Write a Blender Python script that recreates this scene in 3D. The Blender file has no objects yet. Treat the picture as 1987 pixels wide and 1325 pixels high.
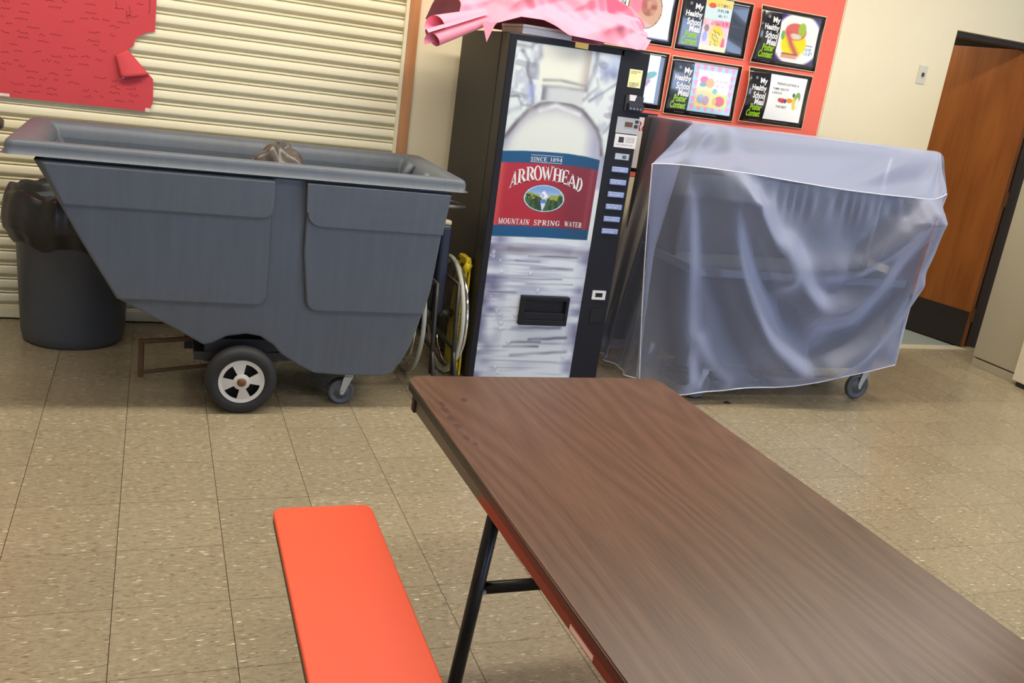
import bpy, bmesh, math, random
import numpy as np
from mathutils import Matrix, Vector

random.seed(7)
rng = np.random.default_rng(11)
sc = bpy.context.scene
COL = sc.collection

# ------------------------------------------------------------------ camera
F_PX = 1807.16
RX = Vector((0.9314625, -0.3381948, 0.1341710))
RY = Vector((0.0236563, -0.3116918, -0.9498887))
RZ = Vector((0.3630675, 0.8879597, -0.2823288))
CAM = Vector((0.68535, -3.58355, 1.53549))
cd = bpy.data.cameras.new('camera')
cd.sensor_fit = 'HORIZONTAL'
cd.sensor_width = 36.0
cd.lens = F_PX / 1987 * 36.0
cd.clip_end = 60
cam = bpy.data.objects.new('camera', cd)
M = Matrix.Identity(4)
for r in range(3):
    M[r][0], M[r][1], M[r][2], M[r][3] = RX[r], -RY[r], -RZ[r], CAM[r]
cam.matrix_world = M
COL.objects.link(cam)
sc.camera = cam

# ------------------------------------------------------------------ world, lamps, exposure
w = bpy.data.worlds.new('world')
sc.world = w
w.use_nodes = True
w.node_tree.nodes['Background'].inputs[0].default_value = (0.50, 0.66, 1.0, 1)
w.node_tree.nodes['Background'].inputs[1].default_value = 8.0


def area(name, loc, sx, sy, power, color, rot=(0, 0, 0)):
    l = bpy.data.lights.new(name, 'AREA')
    l.shape = 'RECTANGLE'
    l.size, l.size_y = sx, sy
    l.energy = power
    l.color = color
    o = bpy.data.objects.new(name, l)
    o.location = loc
    o.rotation_euler = rot
    COL.objects.link(o)
    return o


WARM = (1.0, 0.93, 0.80)
area('ceiling_lamp', (2.4, -0.06, 3.04), 6.8, 0.22, 142, WARM)
area('ceiling_lamp', (2.3, -2.4, 3.04), 6.0, 0.25, 52, WARM)
area('ceiling_lamp', (2.3, -6.0, 3.04), 6.0, 0.25, 20, WARM)
area('hallway_fill', (5.6, 2.6, 2.55), 0.9, 0.3, 36, WARM)  # added fill without a fixture, brightens the open door
sc.view_settings.view_transform = 'Standard'
sc.view_settings.look = 'None'
sc.view_settings.exposure = 0.0
sc.view_settings.gamma = 1.0
sc.view_settings.use_curve_mapping = False


# ------------------------------------------------------------------ helpers
def lin(c):
    out = []
    for v in c[:3]:
        v = v / 255.0
        out.append(v / 12.92 if v <= 0.04045 else ((v + 0.055) / 1.055) ** 2.4)
    return tuple(out)


def lin4(c):
    return lin(c) + (1.0,)


def N(nt, t, **kw):
    n = nt.nodes.new(t)
    for k, v in kw.items():
        setattr(n, k, v)
    return n


def mat(name, color, rough=0.5, metal=0.0, spec=0.5, noise=0.0, nscale=8.0, nvec=(1, 1, 1), bump=0.0, bscale=60.0, coat=0.0):
    m = bpy.data.materials.new(name)
    m.use_nodes = True
    nt = m.node_tree
    b = nt.nodes['Principled BSDF']
    b.inputs['Base Color'].default_value = lin4(color)
    b.inputs['Roughness'].default_value = rough
    b.inputs['Metallic'].default_value = metal
    b.inputs['Specular IOR Level'].default_value = spec
    b.inputs['Coat Weight'].default_value = coat
    tc = N(nt, 'ShaderNodeTexCoord')
    if noise:
        n = N(nt, 'ShaderNodeTexNoise')
        n.inputs['Scale'].default_value = nscale
        n.inputs['Detail'].default_value = 5
        mp = N(nt, 'ShaderNodeMapping')
        mp.inputs['Scale'].default_value = nvec
        nt.links.new(tc.outputs['Object'], mp.inputs[0])
        nt.links.new(mp.outputs[0], n.inputs['Vector'])
        mr = N(nt, 'ShaderNodeMapRange')
        mr.inputs['To Min'].default_value = 1 - noise
        mr.inputs['To Max'].default_value = 1 + noise
        nt.links.new(n.outputs['Fac'], mr.inputs['Value'])
        mx = N(nt, 'ShaderNodeMix', data_type='RGBA', blend_type='MULTIPLY')
        mx.inputs[0].default_value = 1
        mx.inputs[6].default_value = lin4(color)
        nt.links.new(mr.outputs[0], mx.inputs[7])
        nt.links.new(mx.outputs[2], b.inputs['Base Color'])
    if bump:
        n = N(nt, 'ShaderNodeTexNoise')
        n.inputs['Scale'].default_value = bscale
        n.inputs['Detail'].default_value = 3
        nt.links.new(tc.outputs['Object'], n.inputs['Vector'])
        bp = N(nt, 'ShaderNodeBump')
        bp.inputs['Strength'].default_value = bump
        bp.inputs['Distance'].default_value = 0.004
        nt.links.new(n.outputs['Fac'], bp.inputs['Height'])
        nt.links.new(bp.outputs['Normal'], b.inputs['Normal'])
    return m


def obj(name, vf, m, parent=None, smooth=False, bevel=0.0, seg=2, sub=0):
    v, f = vf
    me = bpy.data.meshes.new(name)
    me.from_pydata([tuple(p) for p in v], [], [tuple(q) for q in f])
    me.validate()
    bm = bmesh.new()
    bm.from_mesh(me)
    bmesh.ops.recalc_face_normals(bm, faces=bm.faces)
    bm.to_mesh(me)
    bm.free()
    me.materials.append(m)
    if smooth:
        me.polygons.foreach_set('use_smooth', [True] * len(me.polygons))
    o = bpy.data.objects.new(name, me)
    COL.objects.link(o)
    if parent is not None:
        o.parent = parent
        o.matrix_parent_inverse = Matrix.Translation(-Vector(root_loc(parent)))
    if bevel:
        b = o.modifiers.new('bevel', 'BEVEL')
        b.width = bevel
        b.segments = seg
        b.limit_method = 'ANGLE'
        b.angle_limit = math.radians(35)
    if sub:
        s = o.modifiers.new('sub', 'SUBSURF')
        s.levels = s.render_levels = sub
    return o


def root_loc(o):
    p = Vector((0, 0, 0))
    while o is not None:
        p = p + o.location
        if o.parent is not None:
            p = p + o.matrix_parent_inverse.translation
        o = o.parent
    return p


def tag(o, label=None, cat=None, group=None, kind=None):
    for k, v in (('label', label), ('category', cat), ('group', group), ('kind', kind)):
        if v:
            o[k] = v
    return o


def thing(name, loc, label, cat, group=None):
    o = bpy.data.objects.new(name, None)
    o.empty_display_size = 0.05
    o.location = loc
    COL.objects.link(o)
    return tag(o, label, cat, group)


def join(*vfs):
    V, Fc = [], []
    for v, f in vfs:
        k = len(V)
        V += [tuple(p) for p in v]
        Fc += [tuple(i + k for i in q) for q in f]
    return V, Fc


def box(x0, y0, z0, x1, y1, z1):
    v = [(x0, y0, z0), (x1, y0, z0), (x1, y1, z0), (x0, y1, z0), (x0, y0, z1), (x1, y0, z1), (x1, y1, z1), (x0, y1, z1)]
    f = [(0, 3, 2, 1), (4, 5, 6, 7), (0, 1, 5, 4), (1, 2, 6, 5), (2, 3, 7, 6), (3, 0, 4, 7)]
    return v, f


def tube(pts, r, n=10, closed=False):
    P = [Vector(p) for p in pts]
    V, Fc = [], []
    m = len(P)
    prev = None
    for i, p in enumerate(P):
        if closed:
            t = (P[(i + 1) % m] - P[i - 1]).normalized()
        else:
            t = (P[min(i + 1, m - 1)] - P[max(i - 1, 0)]).normalized()
        if prev is None:
            a = Vector((0, 0, 1)) if abs(t.z) < 0.9 else Vector((1, 0, 0))
            u = t.cross(a).normalized()
        else:
            u = (prev - t * prev.dot(t)).normalized()
        prev = u
        w2 = t.cross(u)
        rr = r[i] if isinstance(r, (list, tuple)) else r
        for k in range(n):
            a = 2 * math.pi * k / n
            V.append(tuple(p + (u * math.cos(a) + w2 * math.sin(a)) * rr))
    for i in range(m if closed else m - 1):
        j = (i + 1) % m
        for k in range(n):
            k2 = (k + 1) % n
            Fc.append((i * n + k, i * n + k2, j * n + k2, j * n + k))
    if not closed:
        Fc.append(tuple(range(n - 1, -1, -1)))
        Fc.append(tuple((m - 1) * n + k for k in range(n)))
    return V, Fc


def lathe(profile, centre, n=32, axis='z', cap=True):
    """profile: list of (radius, height along the axis)"""
    V, Fc = [], []
    cx, cy, cz = centre
    for (r, h) in profile:
        for k in range(n):
            a = 2 * math.pi * k / n
            c, s = math.cos(a) * r, math.sin(a) * r
            if axis == 'z':
                V.append((cx + c, cy + s, cz + h))
            elif axis == 'y':
                V.append((cx + c, cy + h, cz + s))
            else:
                V.append((cx + h, cy + c, cz + s))
    m = len(profile)
    for i in range(m - 1):
        for k in range(n):
            k2 = (k + 1) % n
            Fc.append((i * n + k, i * n + k2, (i + 1) * n + k2, (i + 1) * n + k))
    if cap:
        Fc.append(tuple(range(n - 1, -1, -1)))
        Fc.append(tuple((m - 1) * n + k for k in range(n)))
    return V, Fc


def prism(poly, fn, d0, d1):
    """poly in 2D; fn(a, b, d) -> 3D"""
    n = len(poly)
    V = [fn(a, b, d0) for a, b in poly] + [fn(a, b, d1) for a, b in poly]
    Fc = [tuple(range(n - 1, -1, -1)), tuple(range(n, 2 * n))]
    for i in range(n):
        j = (i + 1) % n
        Fc.append((i, j, n + j, n + i))
    return V, Fc


def grid(fn, nu, nv):
    V = [fn(i / nu, j / nv) for j in range(nv + 1) for i in range(nu + 1)]
    Fc = [(j * (nu + 1) + i, j * (nu + 1) + i + 1, (j + 1) * (nu + 1) + i + 1, (j + 1) * (nu + 1) + i)
          for j in range(nv) for i in range(nu)]
    return V, Fc


def lerp(a, b, t):
    return a + (b - a) * t


def interp(pts, x):
    """piecewise-linear rows [(key, values...)]"""
    ks = [p[0] for p in pts]
    return [float(np.interp(x, ks, [p[i] for p in pts])) for i in range(1, len(pts[0]))]


_txt = {}


def text_vf(s, extra=0.0):
    """lettering as flat 2D mesh in a unit box (0..1, 0..1)"""
    key = (s, extra)
    if key not in _txt:
        c = bpy.data.curves.new('t', 'FONT')
        c.body = s
        c.size = 1.0
        c.offset = extra
        c.resolution_u = 3
        o = bpy.data.objects.new('t', c)
        COL.objects.link(o)
        bpy.context.view_layer.update()
        me = bpy.data.meshes.new_from_object(o.evaluated_get(bpy.context.evaluated_depsgraph_get()))
        v = np.array([p.co[:] for p in me.vertices])[:, :2]
        f = [tuple(p.vertices) for p in me.polygons]
        bpy.data.objects.remove(o)
        bpy.data.meshes.remove(me)
        bpy.data.curves.remove(c)
        mn, mx = v.min(0), v.max(0)
        _txt[key] = ((v - mn) / (mx - mn), f)
    return _txt[key]


def warp(vf, fn):
    v, f = vf
    return [fn(a, b) for a, b in v], f


# ---- a small serif alphabet, every glyph in a unit box
def _bar(x0, x1, y0, y1):
    return [(x0, y0), (x1, y0), (x1, y1), (x0, y1)], [(0, 1, 2, 3)]


def _dg(xb, xt, wd, yb=0.0, yt=1.0):
    h = wd / 2
    return [(xb - h, yb), (xb + h, yb), (xt + h, yt), (xt - h, yt)], [(0, 1, 2, 3)]


def _ring(cx, cy, rx, ry, ix, iy, a0=0, a1=360, n=20):
    V, Fc = [], []
    for k in range(n + 1):
        a = math.radians(a0 + (a1 - a0) * k / n)
        c, s = math.cos(a), math.sin(a)
        V += [(cx + rx * c, cy + ry * s), (cx + ix * c, cy + iy * s)]
    for k in range(n):
        Fc.append((2 * k, 2 * k + 2, 2 * k + 3, 2 * k + 1))
    return V, Fc


def _path(pts, th):
    V, Fc = [], []
    for i, p in enumerate(pts):
        a, b = pts[max(i - 1, 0)], pts[min(i + 1, len(pts) - 1)]
        dx, dy = b[0] - a[0], b[1] - a[1]
        L = math.hypot(dx, dy) or 1
        t = th[i] if isinstance(th, list) else th
        V += [(p[0] - dy / L * t / 2, p[1] + dx / L * t / 2), (p[0] + dy / L * t / 2, p[1] - dx / L * t / 2)]
        if i:
            Fc.append((2 * i - 2, 2 * i - 1, 2 * i + 1, 2 * i))
    return V, Fc


def glyph(ch):
    s = 0.055
    B, D, R = _bar, _dg, _ring
    if ch == 'A':
        return join(D(.15, .5, .10), D(.82, .47, .25), B(.25, .72, .28, .36), B(0, .32, 0, s), B(.62, 1, 0, s))
    if ch in 'RP':
        g = [B(.12, .36, 0, 1), B(0, .48, 0, s), B(0, .2, 1 - s, 1), B(.3, .42, .93, 1), B(.3, .42, .46, .53),
             R(.4, .73, .5, .27, .24, .20, -90, 90)]
        if ch == 'R':
            g += [D(.86, .52, .26, 0, .5), B(.72, 1, 0, s)]
        return join(*g)
    if ch == 'O':
        return R(.5, .5, .5, .5, .26, .44, 0, 360, 28)
    if ch == 'W':
        return join(D(.30, .10, .17), D(.30, .50, .07), D(.70, .47, .17), D(.70, .90, .07), B(0, .22, 1 - s, 1), B(.36, .6, 1 - s, 1), B(.8, 1, 1 - s, 1))
    if ch == 'H':
        return join(B(.1, .33, 0, 1), B(.67, .9, 0, 1), B(.3, .7, .47, .55), B(0, .43, 0, s), B(.57, 1, 0, s), B(0, .43, 1 - s, 1), B(.57, 1, 1 - s, 1))
    if ch == 'E':
        return join(B(.1, .36, 0, 1), B(0, .9, 1 - .08, 1), B(.3, .7, .46, .54), B(0, .98, 0, .08), B(.82, .92, .76, 1), B(.64, .72, .37, .63), B(.88, .98, 0, .25))
    if ch == 'D':
        return join(B(.1, .36, 0, 1), B(0, .4, 0, .07), B(0, .4, .93, 1), R(.38, .5, .62, .5, .34, .43, -90, 90))
    if ch == 'S':
        p = [(.86, .72), (.80, .86), (.62, .95), (.40, .95), (.20, .85), (.17, .70), (.32, .58), (.55, .49), (.78, .39), (.85, .24), (.74, .10), (.52, .04), (.30, .06), (.16, .16), (.12, .30)]
        return join(_path(p, [.06, .08, .1, .12, .17, .19, .19, .2, .19, .17, .13, .1, .1, .08, .06]), B(.82, .9, .68, 1), B(.08, .16, 0, .34))
    if ch == 'I':
        return join(B(.3, .7, 0, 1), B(0, 1, 0, s), B(0, 1, 1 - s, 1))
    if ch == 'N':
        return join(B(.1, .2, 0, 1), B(.8, .9, 0, 1), D(.8, .16, .24), B(0, .3, 0, s), B(0, .25, 1 - s, 1), B(.7, 1, 1 - s, 1))
    if ch in 'CG':
        g = [R(.52, .5, .5, .5, .26, .43, 48, 312, 24), B(.80, .87, .62, .94)]
        g += [B(.66, .9, .06, .45), B(.55, 1, .42, .47)] if ch == 'G' else []
        return join(*g)
    if ch == '1':
        return join(B(.36, .66, 0, 1), B(.1, .92, 0, s), D(.1, .5, .2, .78, 1))
    if ch == '8':
        return join(R(.5, .26, .48, .27, .24, .2), R(.5, .74, .42, .26, .2, .2))
    if ch == '9':
        return join(R(.5, .68, .46, .32, .2, .25), _path([(.88, .7), (.86, .4), (.7, .14), (.4, .02)], [.22, .2, .14, .06]))
    if ch == '4':
        return join(B(.55, .82, 0, 1), B(0, 1, .25, .33), D(.06, .62, .1, .3, 1), B(.4, .95, 0, s))
    if ch == 'M':
        return join(B(.1, .17, 0, 1), B(.74, .92, 0, 1), D(.47, .16, .16), D(.47, .8, .07), B(0, .28, 0, s), B(.64, 1, 0, s), B(0, .2, 1 - s, 1), B(.8, 1, 1 - s, 1))
    if ch == 'U':
        return join(B(.1, .34, .35, 1), B(.74, .84, .35, 1), R(.47, .36, .37, .36, .13, .28, 180, 360), B(0, .44, 1 - s, 1), B(.62, .96, 1 - s, 1))
    if ch == 'T':
        return join(B(.38, .62, 0, 1), B(0, 1, .92, 1), B(0, .07, .74, 1), B(.93, 1, .74, 1), B(.26, .74, 0, s))
    return [], []


GW = {'I': .5, 'M': 1.25, 'W': 1.3, '1': .6, 'E': .85, 'P': .85, 'T': .9, 'S': .75, '8': .8, '9': .8, '4': .85}


def word(s, gap=.12):
    """word of serif glyphs in a unit box"""
    x, parts = 0.0, []
    for ch in s:
        wd = GW.get(ch, 1.0)
        v, f = glyph(ch)
        parts.append(([(x + a * wd, b) for a, b in v], f))
        x += wd + gap
    tot = x - gap
    v, f = join(*parts)
    return [(a / tot, b) for a, b in v], f


def quad(q):
    bl, br, tl, tr = q
    return lambda a, b: tuple(lerp(lerp(bl[i], br[i], a), lerp(tl[i], tr[i], a), b) for i in (0, 1))


# ---- colour painted on a fine grid (flat print)
def paint_mat(name, rough=0.3, spec=0.5, coat=0.0):
    m = mat(name, (255, 255, 255), rough=rough, spec=spec, coat=coat)
    a = N(m.node_tree, 'ShaderNodeAttribute', attribute_name='print')
    m.node_tree.links.new(a.outputs['Color'], m.node_tree.nodes['Principled BSDF'].inputs['Base Color'])
    return m


def set_print(o, rgb):
    """rgb: (n, 3) sRGB 0..255"""
    c = np.clip(np.asarray(rgb, float), 0, 255) / 255
    c = np.where(c <= 0.04045, c / 12.92, ((c + 0.055) / 1.055) ** 2.4)
    full = np.ones((len(c), 4), np.float32)
    full[:, :3] = c
    at = o.data.attributes.new('print', 'FLOAT_COLOR', 'POINT')
    at.data.foreach_set('color', full.ravel())


def plain_obj(name, vf, m, parent):
    """like obj() but the vertex order is kept (for set_print)"""
    me = bpy.data.meshes.new(name)
    me.from_pydata([tuple(p) for p in vf[0]], [], [tuple(q) for q in vf[1]])
    me.materials.append(m)
    o = bpy.data.objects.new(name, me)
    COL.objects.link(o)
    o.parent = parent
    o.matrix_parent_inverse = Matrix.Translation(-Vector(root_loc(parent)))
    return o


def vnoise(X, Y, sx, sy, seed):
    """smooth value noise, numpy"""
    r = np.random.default_rng(seed)
    tab = r.random((64, 64))
    x, y = X * sx + 200, Y * sy + 200
    xi, yi = np.floor(x).astype(int), np.floor(y).astype(int)
    u, v = x - xi, y - yi
    u, v = u * u * (3 - 2 * u), v * v * (3 - 2 * v)
    g = lambda a, b: tab[a % 64, b % 64]
    return (g(xi, yi) * (1 - u) + g(xi + 1, yi) * u) * (1 - v) + (g(xi, yi + 1) * (1 - u) + g(xi + 1, yi + 1) * u) * v


def dist_line(X, Y, pts):
    d = np.full(X.shape, 1e9)
    for (a, b), (c, e) in zip(pts[:-1], pts[1:]):
        L2 = (c - a) ** 2 + (e - b) ** 2 + 1e-12
        t = np.clip(((X - a) * (c - a) + (Y - b) * (e - b)) / L2, 0, 1)
        d = np.minimum(d, np.hypot(X - a - t * (c - a), Y - b - t * (e - b)))
    return d


def blend(img, mask, c):
    return img + (np.array(c, float) - img) * np.clip(mask, 0, 1)[..., None]


# ------------------------------------------------------------------ materials
T = 0.3048


def floor_material():
    m = mat('floor_tile_vinyl', (168, 150, 118), rough=0.30, spec=0.5)
    nt = m.node_tree
    b = nt.nodes['Principled BSDF']
    geo = N(nt, 'ShaderNodeNewGeometry')
    oi = N(nt, 'ShaderNodeObjectInfo')
    off = N(nt, 'ShaderNodeVectorMath', operation='SCALE')
    off.inputs[0].default_value = (37, 53, 0)
    nt.links.new(oi.outputs['Random'], off.inputs['Scale'])
    add = N(nt, 'ShaderNodeVectorMath', operation='ADD')
    nt.links.new(geo.outputs['Position'], add.inputs[0])
    nt.links.new(off.outputs[0], add.inputs[1])

    def nz(scale, detail, rough=.6):
        mp = N(nt, 'ShaderNodeMapping')
        mp.inputs['Scale'].default_value = scale
        nt.links.new(add.outputs[0], mp.inputs[0])
        n = N(nt, 'ShaderNodeTexNoise')
        n.inputs['Scale'].default_value = 1
        n.inputs['Detail'].default_value = detail
        n.inputs['Roughness'].default_value = rough
        nt.links.new(mp.outputs[0], n.inputs['Vector'])
        return n.outputs['Fac']

    def ramp(src, stops):
        r = N(nt, 'ShaderNodeValToRGB')
        e = r.color_ramp.elements
        while len(e) < len(stops):
            e.new(0.5)
        for k, (p, c) in enumerate(stops):
            e[k].position = p
            e[k].color = c
        nt.links.new(src, r.inputs[0])
        return r.outputs[0]

    base = ramp(nz((36, 70, 1), 5, .7), [(.30, lin4((142, 129, 105))), (.5, lin4((157, 144, 118))), (.70, lin4((171, 158, 132)))])
    g = lambda v: (v, v, v, 1)
    dark = ramp(nz((34, 170, 1), 2), [(.585, g(0)), (.66, g(.75))])
    white = ramp(nz((26, 180, 1), 1.5, .5), [(.672, g(0)), (.712, g(1))])

    def mixc(fac, a, bcol):
        x = N(nt, 'ShaderNodeMix', data_type='RGBA')
        nt.links.new(fac, x.inputs[0])
        nt.links.new(a, x.inputs[6])
        x.inputs[7].default_value = bcol
        return x.outputs[2]
    c1 = mixc(dark, base, lin4((104, 88, 66)))
    c2 = mixc(white, c1, lin4((240, 230, 208)))
    hv = N(nt, 'ShaderNodeHueSaturation')
    mr = N(nt, 'ShaderNodeMapRange')
    mr.inputs['To Min'].default_value = .95
    mr.inputs['To Max'].default_value = 1.05
    nt.links.new(oi.outputs['Random'], mr.inputs['Value'])
    nt.links.new(mr.outputs[0], hv.inputs['Value'])
    nt.links.new(c2, hv.inputs['Color'])
    nt.links.new(hv.outputs[0], b.inputs['Base Color'])
    rr = N(nt, 'ShaderNodeMapRange')
    rr.inputs['To Min'].default_value = .18
    rr.inputs['To Max'].default_value = .36
    nt.links.new(nz((4, 4, 1), 3), rr.inputs['Value'])
    nt.links.new(rr.outputs[0], b.inputs['Roughness'])
    return m


def wood_material(name, c_dark, c_mid, c_light, rough, axis='y', ring=9.0, fine=160.0, spec=0.5, flow=.9, amt=.9):
    """wood print with cathedral figure along an axis"""
    m = mat(name, c_mid, rough=rough, spec=spec)
    nt = m.node_tree
    b = nt.nodes['Principled BSDF']
    tc = N(nt, 'ShaderNodeTexCoord')
    long_ = {'x': 0, 'y': 1, 'z': 2}[axis]

    def mapped(sl, sc_):
        mp = N(nt, 'ShaderNodeMapping')
        s = [sc_, sc_, sc_]
        s[long_] = sl
        mp.inputs['Scale'].default_value = s
        nt.links.new(tc.outputs['Object'], mp.inputs[0])
        return mp.outputs[0]
    n1 = N(nt, 'ShaderNodeTexNoise')
    n1.inputs['Scale'].default_value = 1
    n1.inputs['Detail'].default_value = 1.5
    nt.links.new(mapped(flow, 3.0), n1.inputs['Vector'])
    mul = N(nt, 'ShaderNodeMath', operation='MULTIPLY')
    mul.inputs[1].default_value = ring
    nt.links.new(n1.outputs['Fac'], mul.inputs[0])
    fr = N(nt, 'ShaderNodeMath', operation='PINGPONG')
    fr.inputs[1].default_value = .5
    nt.links.new(mul.outputs[0], fr.inputs[0])
    n2 = N(nt, 'ShaderNodeTexNoise')
    n2.inputs['Scale'].default_value = 1
    n2.inputs['Detail'].default_value = 4
    nt.links.new(mapped(fine / 25, fine), n2.inputs['Vector'])
    ad = N(nt, 'ShaderNodeMath', operation='MULTIPLY_ADD')
    ad.inputs[1].default_value = amt
    nt.links.new(fr.outputs[0], ad.inputs[0])
    sb = N(nt, 'ShaderNodeMath', operation='MULTIPLY')
    sb.inputs[1].default_value = .55
    nt.links.new(n2.outputs['Fac'], sb.inputs[0])
    nt.links.new(sb.outputs[0], ad.inputs[2])
    r = N(nt, 'ShaderNodeValToRGB')
    e = r.color_ramp.elements
    e.new(.5)
    for k, (p, c) in enumerate(((.22, c_dark), (.5, c_mid), (.82, c_light))):
        e[k].position = p
        e[k].color = lin4(c)
    nt.links.new(ad.outputs[0], r.inputs[0])
    nt.links.new(r.outputs[0], b.inputs['Base Color'])
    return m


def plastic_sheet_material():
    """thin frosted vinyl: partly clear, partly milky, with a sheen"""
    m = bpy.data.materials.new('frosted_vinyl')
    m.use_nodes = True
    nt = m.node_tree
    nt.nodes.clear()
    out = N(nt, 'ShaderNodeOutputMaterial')
    tr = N(nt, 'ShaderNodeBsdfTransparent')
    tr.inputs[0].default_value = (.86, .88, .93, 1)
    df = N(nt, 'ShaderNodeBsdfDiffuse')
    df.inputs[0].default_value = lin4((196, 206, 238))
    tl = N(nt, 'ShaderNodeBsdfTranslucent')
    tl.inputs[0].default_value = lin4((186, 197, 230))
    gl = N(nt, 'ShaderNodeBsdfGlossy')
    gl.inputs['Roughness'].default_value = .36
    gl.inputs[0].default_value = (.9, .92, 1, 1)
    m1 = N(nt, 'ShaderNodeMixShader')
    m1.inputs[0].default_value = .25
    nt.links.new(df.outputs[0], m1.inputs[1])
    nt.links.new(tl.outputs[0], m1.inputs[2])
    lw = N(nt, 'ShaderNodeLayerWeight')
    lw.inputs[0].default_value = .5
    mr = N(nt, 'ShaderNodeMapRange')
    mr.inputs['From Min'].default_value = .10
    mr.inputs['From Max'].default_value = .50
    mr.inputs['To Min'].default_value = .17
    mr.inputs['To Max'].default_value = .58
    nt.links.new(lw.outputs['Facing'], mr.inputs['Value'])
    m2 = N(nt, 'ShaderNodeMixShader')
    nt.links.new(mr.outputs[0], m2.inputs[0])
    nt.links.new(tr.outputs[0], m2.inputs[1])
    nt.links.new(m1.outputs[0], m2.inputs[2])
    m3 = N(nt, 'ShaderNodeMixShader')
    fr = N(nt, 'ShaderNodeFresnel')
    fr.inputs[0].default_value = 1.45
    fm = N(nt, 'ShaderNodeMath', operation='MULTIPLY')
    fm.inputs[1].default_value = .55
    nt.links.new(fr.outputs[0], fm.inputs[0])
    nt.links.new(fm.outputs[0], m3.inputs[0])
    nt.links.new(m2.outputs[0], m3.inputs[1])
    nt.links.new(gl.outputs[0], m3.inputs[2])
    nt.links.new(m3.outputs[0], out.inputs[0])
    return m


M_tile = floor_material()
M_joint = mat('dark_joint', (62, 50, 36), rough=.8)
M_wall = mat('cream_wall_paint', (232, 220, 186), rough=.55, noise=.03, nscale=3, bump=.15, bscale=180)
M_ceil = mat('ceiling_white', (225, 222, 212), rough=.8, noise=.03)
M_slat = mat('cream_enamel', (230, 221, 188), rough=.38, noise=.02, nscale=4)
M_post = wood_material('orange_brown_wood', (150, 92, 48), (182, 122, 72), (200, 145, 95), .5, 'z', 5, 60)
M_steelg = mat('grey_steel', (170, 170, 160), rough=.4, metal=.6)
M_bin = mat('slate_grey_plastic', (91, 98, 107), rough=.42, noise=.15, nscale=22, nvec=(1.6, 1, .16), bump=.25, bscale=300)
M_bintext = mat('slate_grey_plastic_raised', (90, 94, 101), rough=.5)
M_can = mat('dark_grey_plastic', (78, 82, 88), rough=.45, noise=.06, bump=.2, bscale=200)
M_bag = mat('black_trash_bag', (44, 43, 45), rough=.35, noise=.25, nscale=20, bump=.4, bscale=30)
M_bagb = mat('brown_grey_trash_bag', (82, 74, 68), rough=.32, noise=.25, nscale=25, bump=1.0, bscale=14)
M_black = mat('black_metal', (30, 29, 31), rough=.45, noise=.1)
M_side = mat('black_painted_sheet_metal', (43, 40, 37), rough=.55, noise=.06, nscale=3)
M_strip = mat('black_front_trim', (33, 33, 38), rough=.5, spec=.18)
M_pit = mat('black_recess', (12, 12, 13), rough=.7)
M_rubber = mat('black_rubber', (34, 34, 37), rough=.65, noise=.12, bump=.3, bscale=120)
M_hub = mat('worn_white_hub', (205, 203, 198), rough=.35, noise=.12, nscale=30)
M_rust = mat('rusty_steel', (104, 78, 56), rough=.7, metal=.3, noise=.25, nscale=40)
M_brass = mat('rusty_axle_cap', (122, 88, 58), rough=.5, metal=.5, noise=.2, nscale=60)
M_zinc = mat('zinc_steel', (176, 176, 172), rough=.4, metal=.7, noise=.1)
M_chrome = mat('chrome', (225, 225, 225), rough=.12, metal=1)
M_tyre = mat('pale_grey_tyre', (190, 190, 178), rough=.6)
M_navy = mat('navy_vinyl', (22, 27, 46), rough=.45, noise=.1)
M_cream = mat('cream_grip', (214, 200, 160), rough=.6)
M_tubeg = mat('dark_grey_tube', (100, 98, 94), rough=.4, metal=.5)
M_yellow = mat('yellow_plastic', (224, 196, 20), rough=.4, noise=.05)
M_red = mat('red_butcher_paper', (206, 66, 72), rough=.75, noise=.05, nscale=10, bump=.2, bscale=25)
M_redink = mat('dark_marker_ink', (128, 24, 38), rough=.8)
M_tape = mat('masking_tape', (236, 214, 200), rough=.6)
M_pink = mat('pink_butcher_paper', (250, 150, 172), rough=.7, noise=.03, nscale=10)
M_orange = mat('orange_red_bulletin_paper', (238, 108, 88), rough=.75, noise=.03, nscale=6)
M_pedge = mat('poster_edge', (226, 200, 160), rough=.7)
M_poster = mat('black_laminated_poster', (26, 24, 30), rough=.14, spec=.7, coat=.6)
M_wtxt = mat('white_print', (232, 230, 228), rough=.3)
M_gtxt = mat('lime_print', (150, 200, 30), rough=.3)
M_greytxt = mat('grey_print', (120, 118, 124), rough=.3)
M_art = paint_mat('printed_art', rough=.2, coat=.4)
M_panel = paint_mat('vending_panel_print', rough=.35, spec=.35)
M_sheet = plastic_sheet_material()
M_pipe = mat('white_piping', (226, 228, 236), rough=.4)
M_table = wood_material('walnut_laminate', (80, 58, 43), (102, 76, 59), (120, 92, 72), .30, 'y', 26, 210, spec=.28, flow=.30, amt=.42)
M_edge = mat('black_vinyl_edge', (40, 34, 28), rough=.35)
M_apron = mat('brown_painted_apron', (70, 56, 46), rough=.16, spec=.8)
M_leg = mat('black_leg_tube', (22, 21, 24), rough=.35)
M_white = mat('white_label', (250, 246, 242), rough=.5)
M_bench = mat('orange_laminate', (250, 88, 48), rough=.45, noise=.03, nscale=4, bump=.08, bscale=400)
M_bedge = mat('bench_dark_edge', (66, 30, 22), rough=.5)
M_door = wood_material('orange_brown_door', (136, 76, 28), (158, 92, 38), (172, 106, 50), .4, 'z', 4, 40, amt=.35)
M_kick = mat('brown_black_kick_plate', (44, 36, 34), rough=.45, noise=.1)
M_frame = mat('dark_brown_frame', (58, 44, 34), rough=.5, noise=.15, nscale=20)
M_hall = mat('hall_wall', (110, 104, 92), rough=.8)
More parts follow.
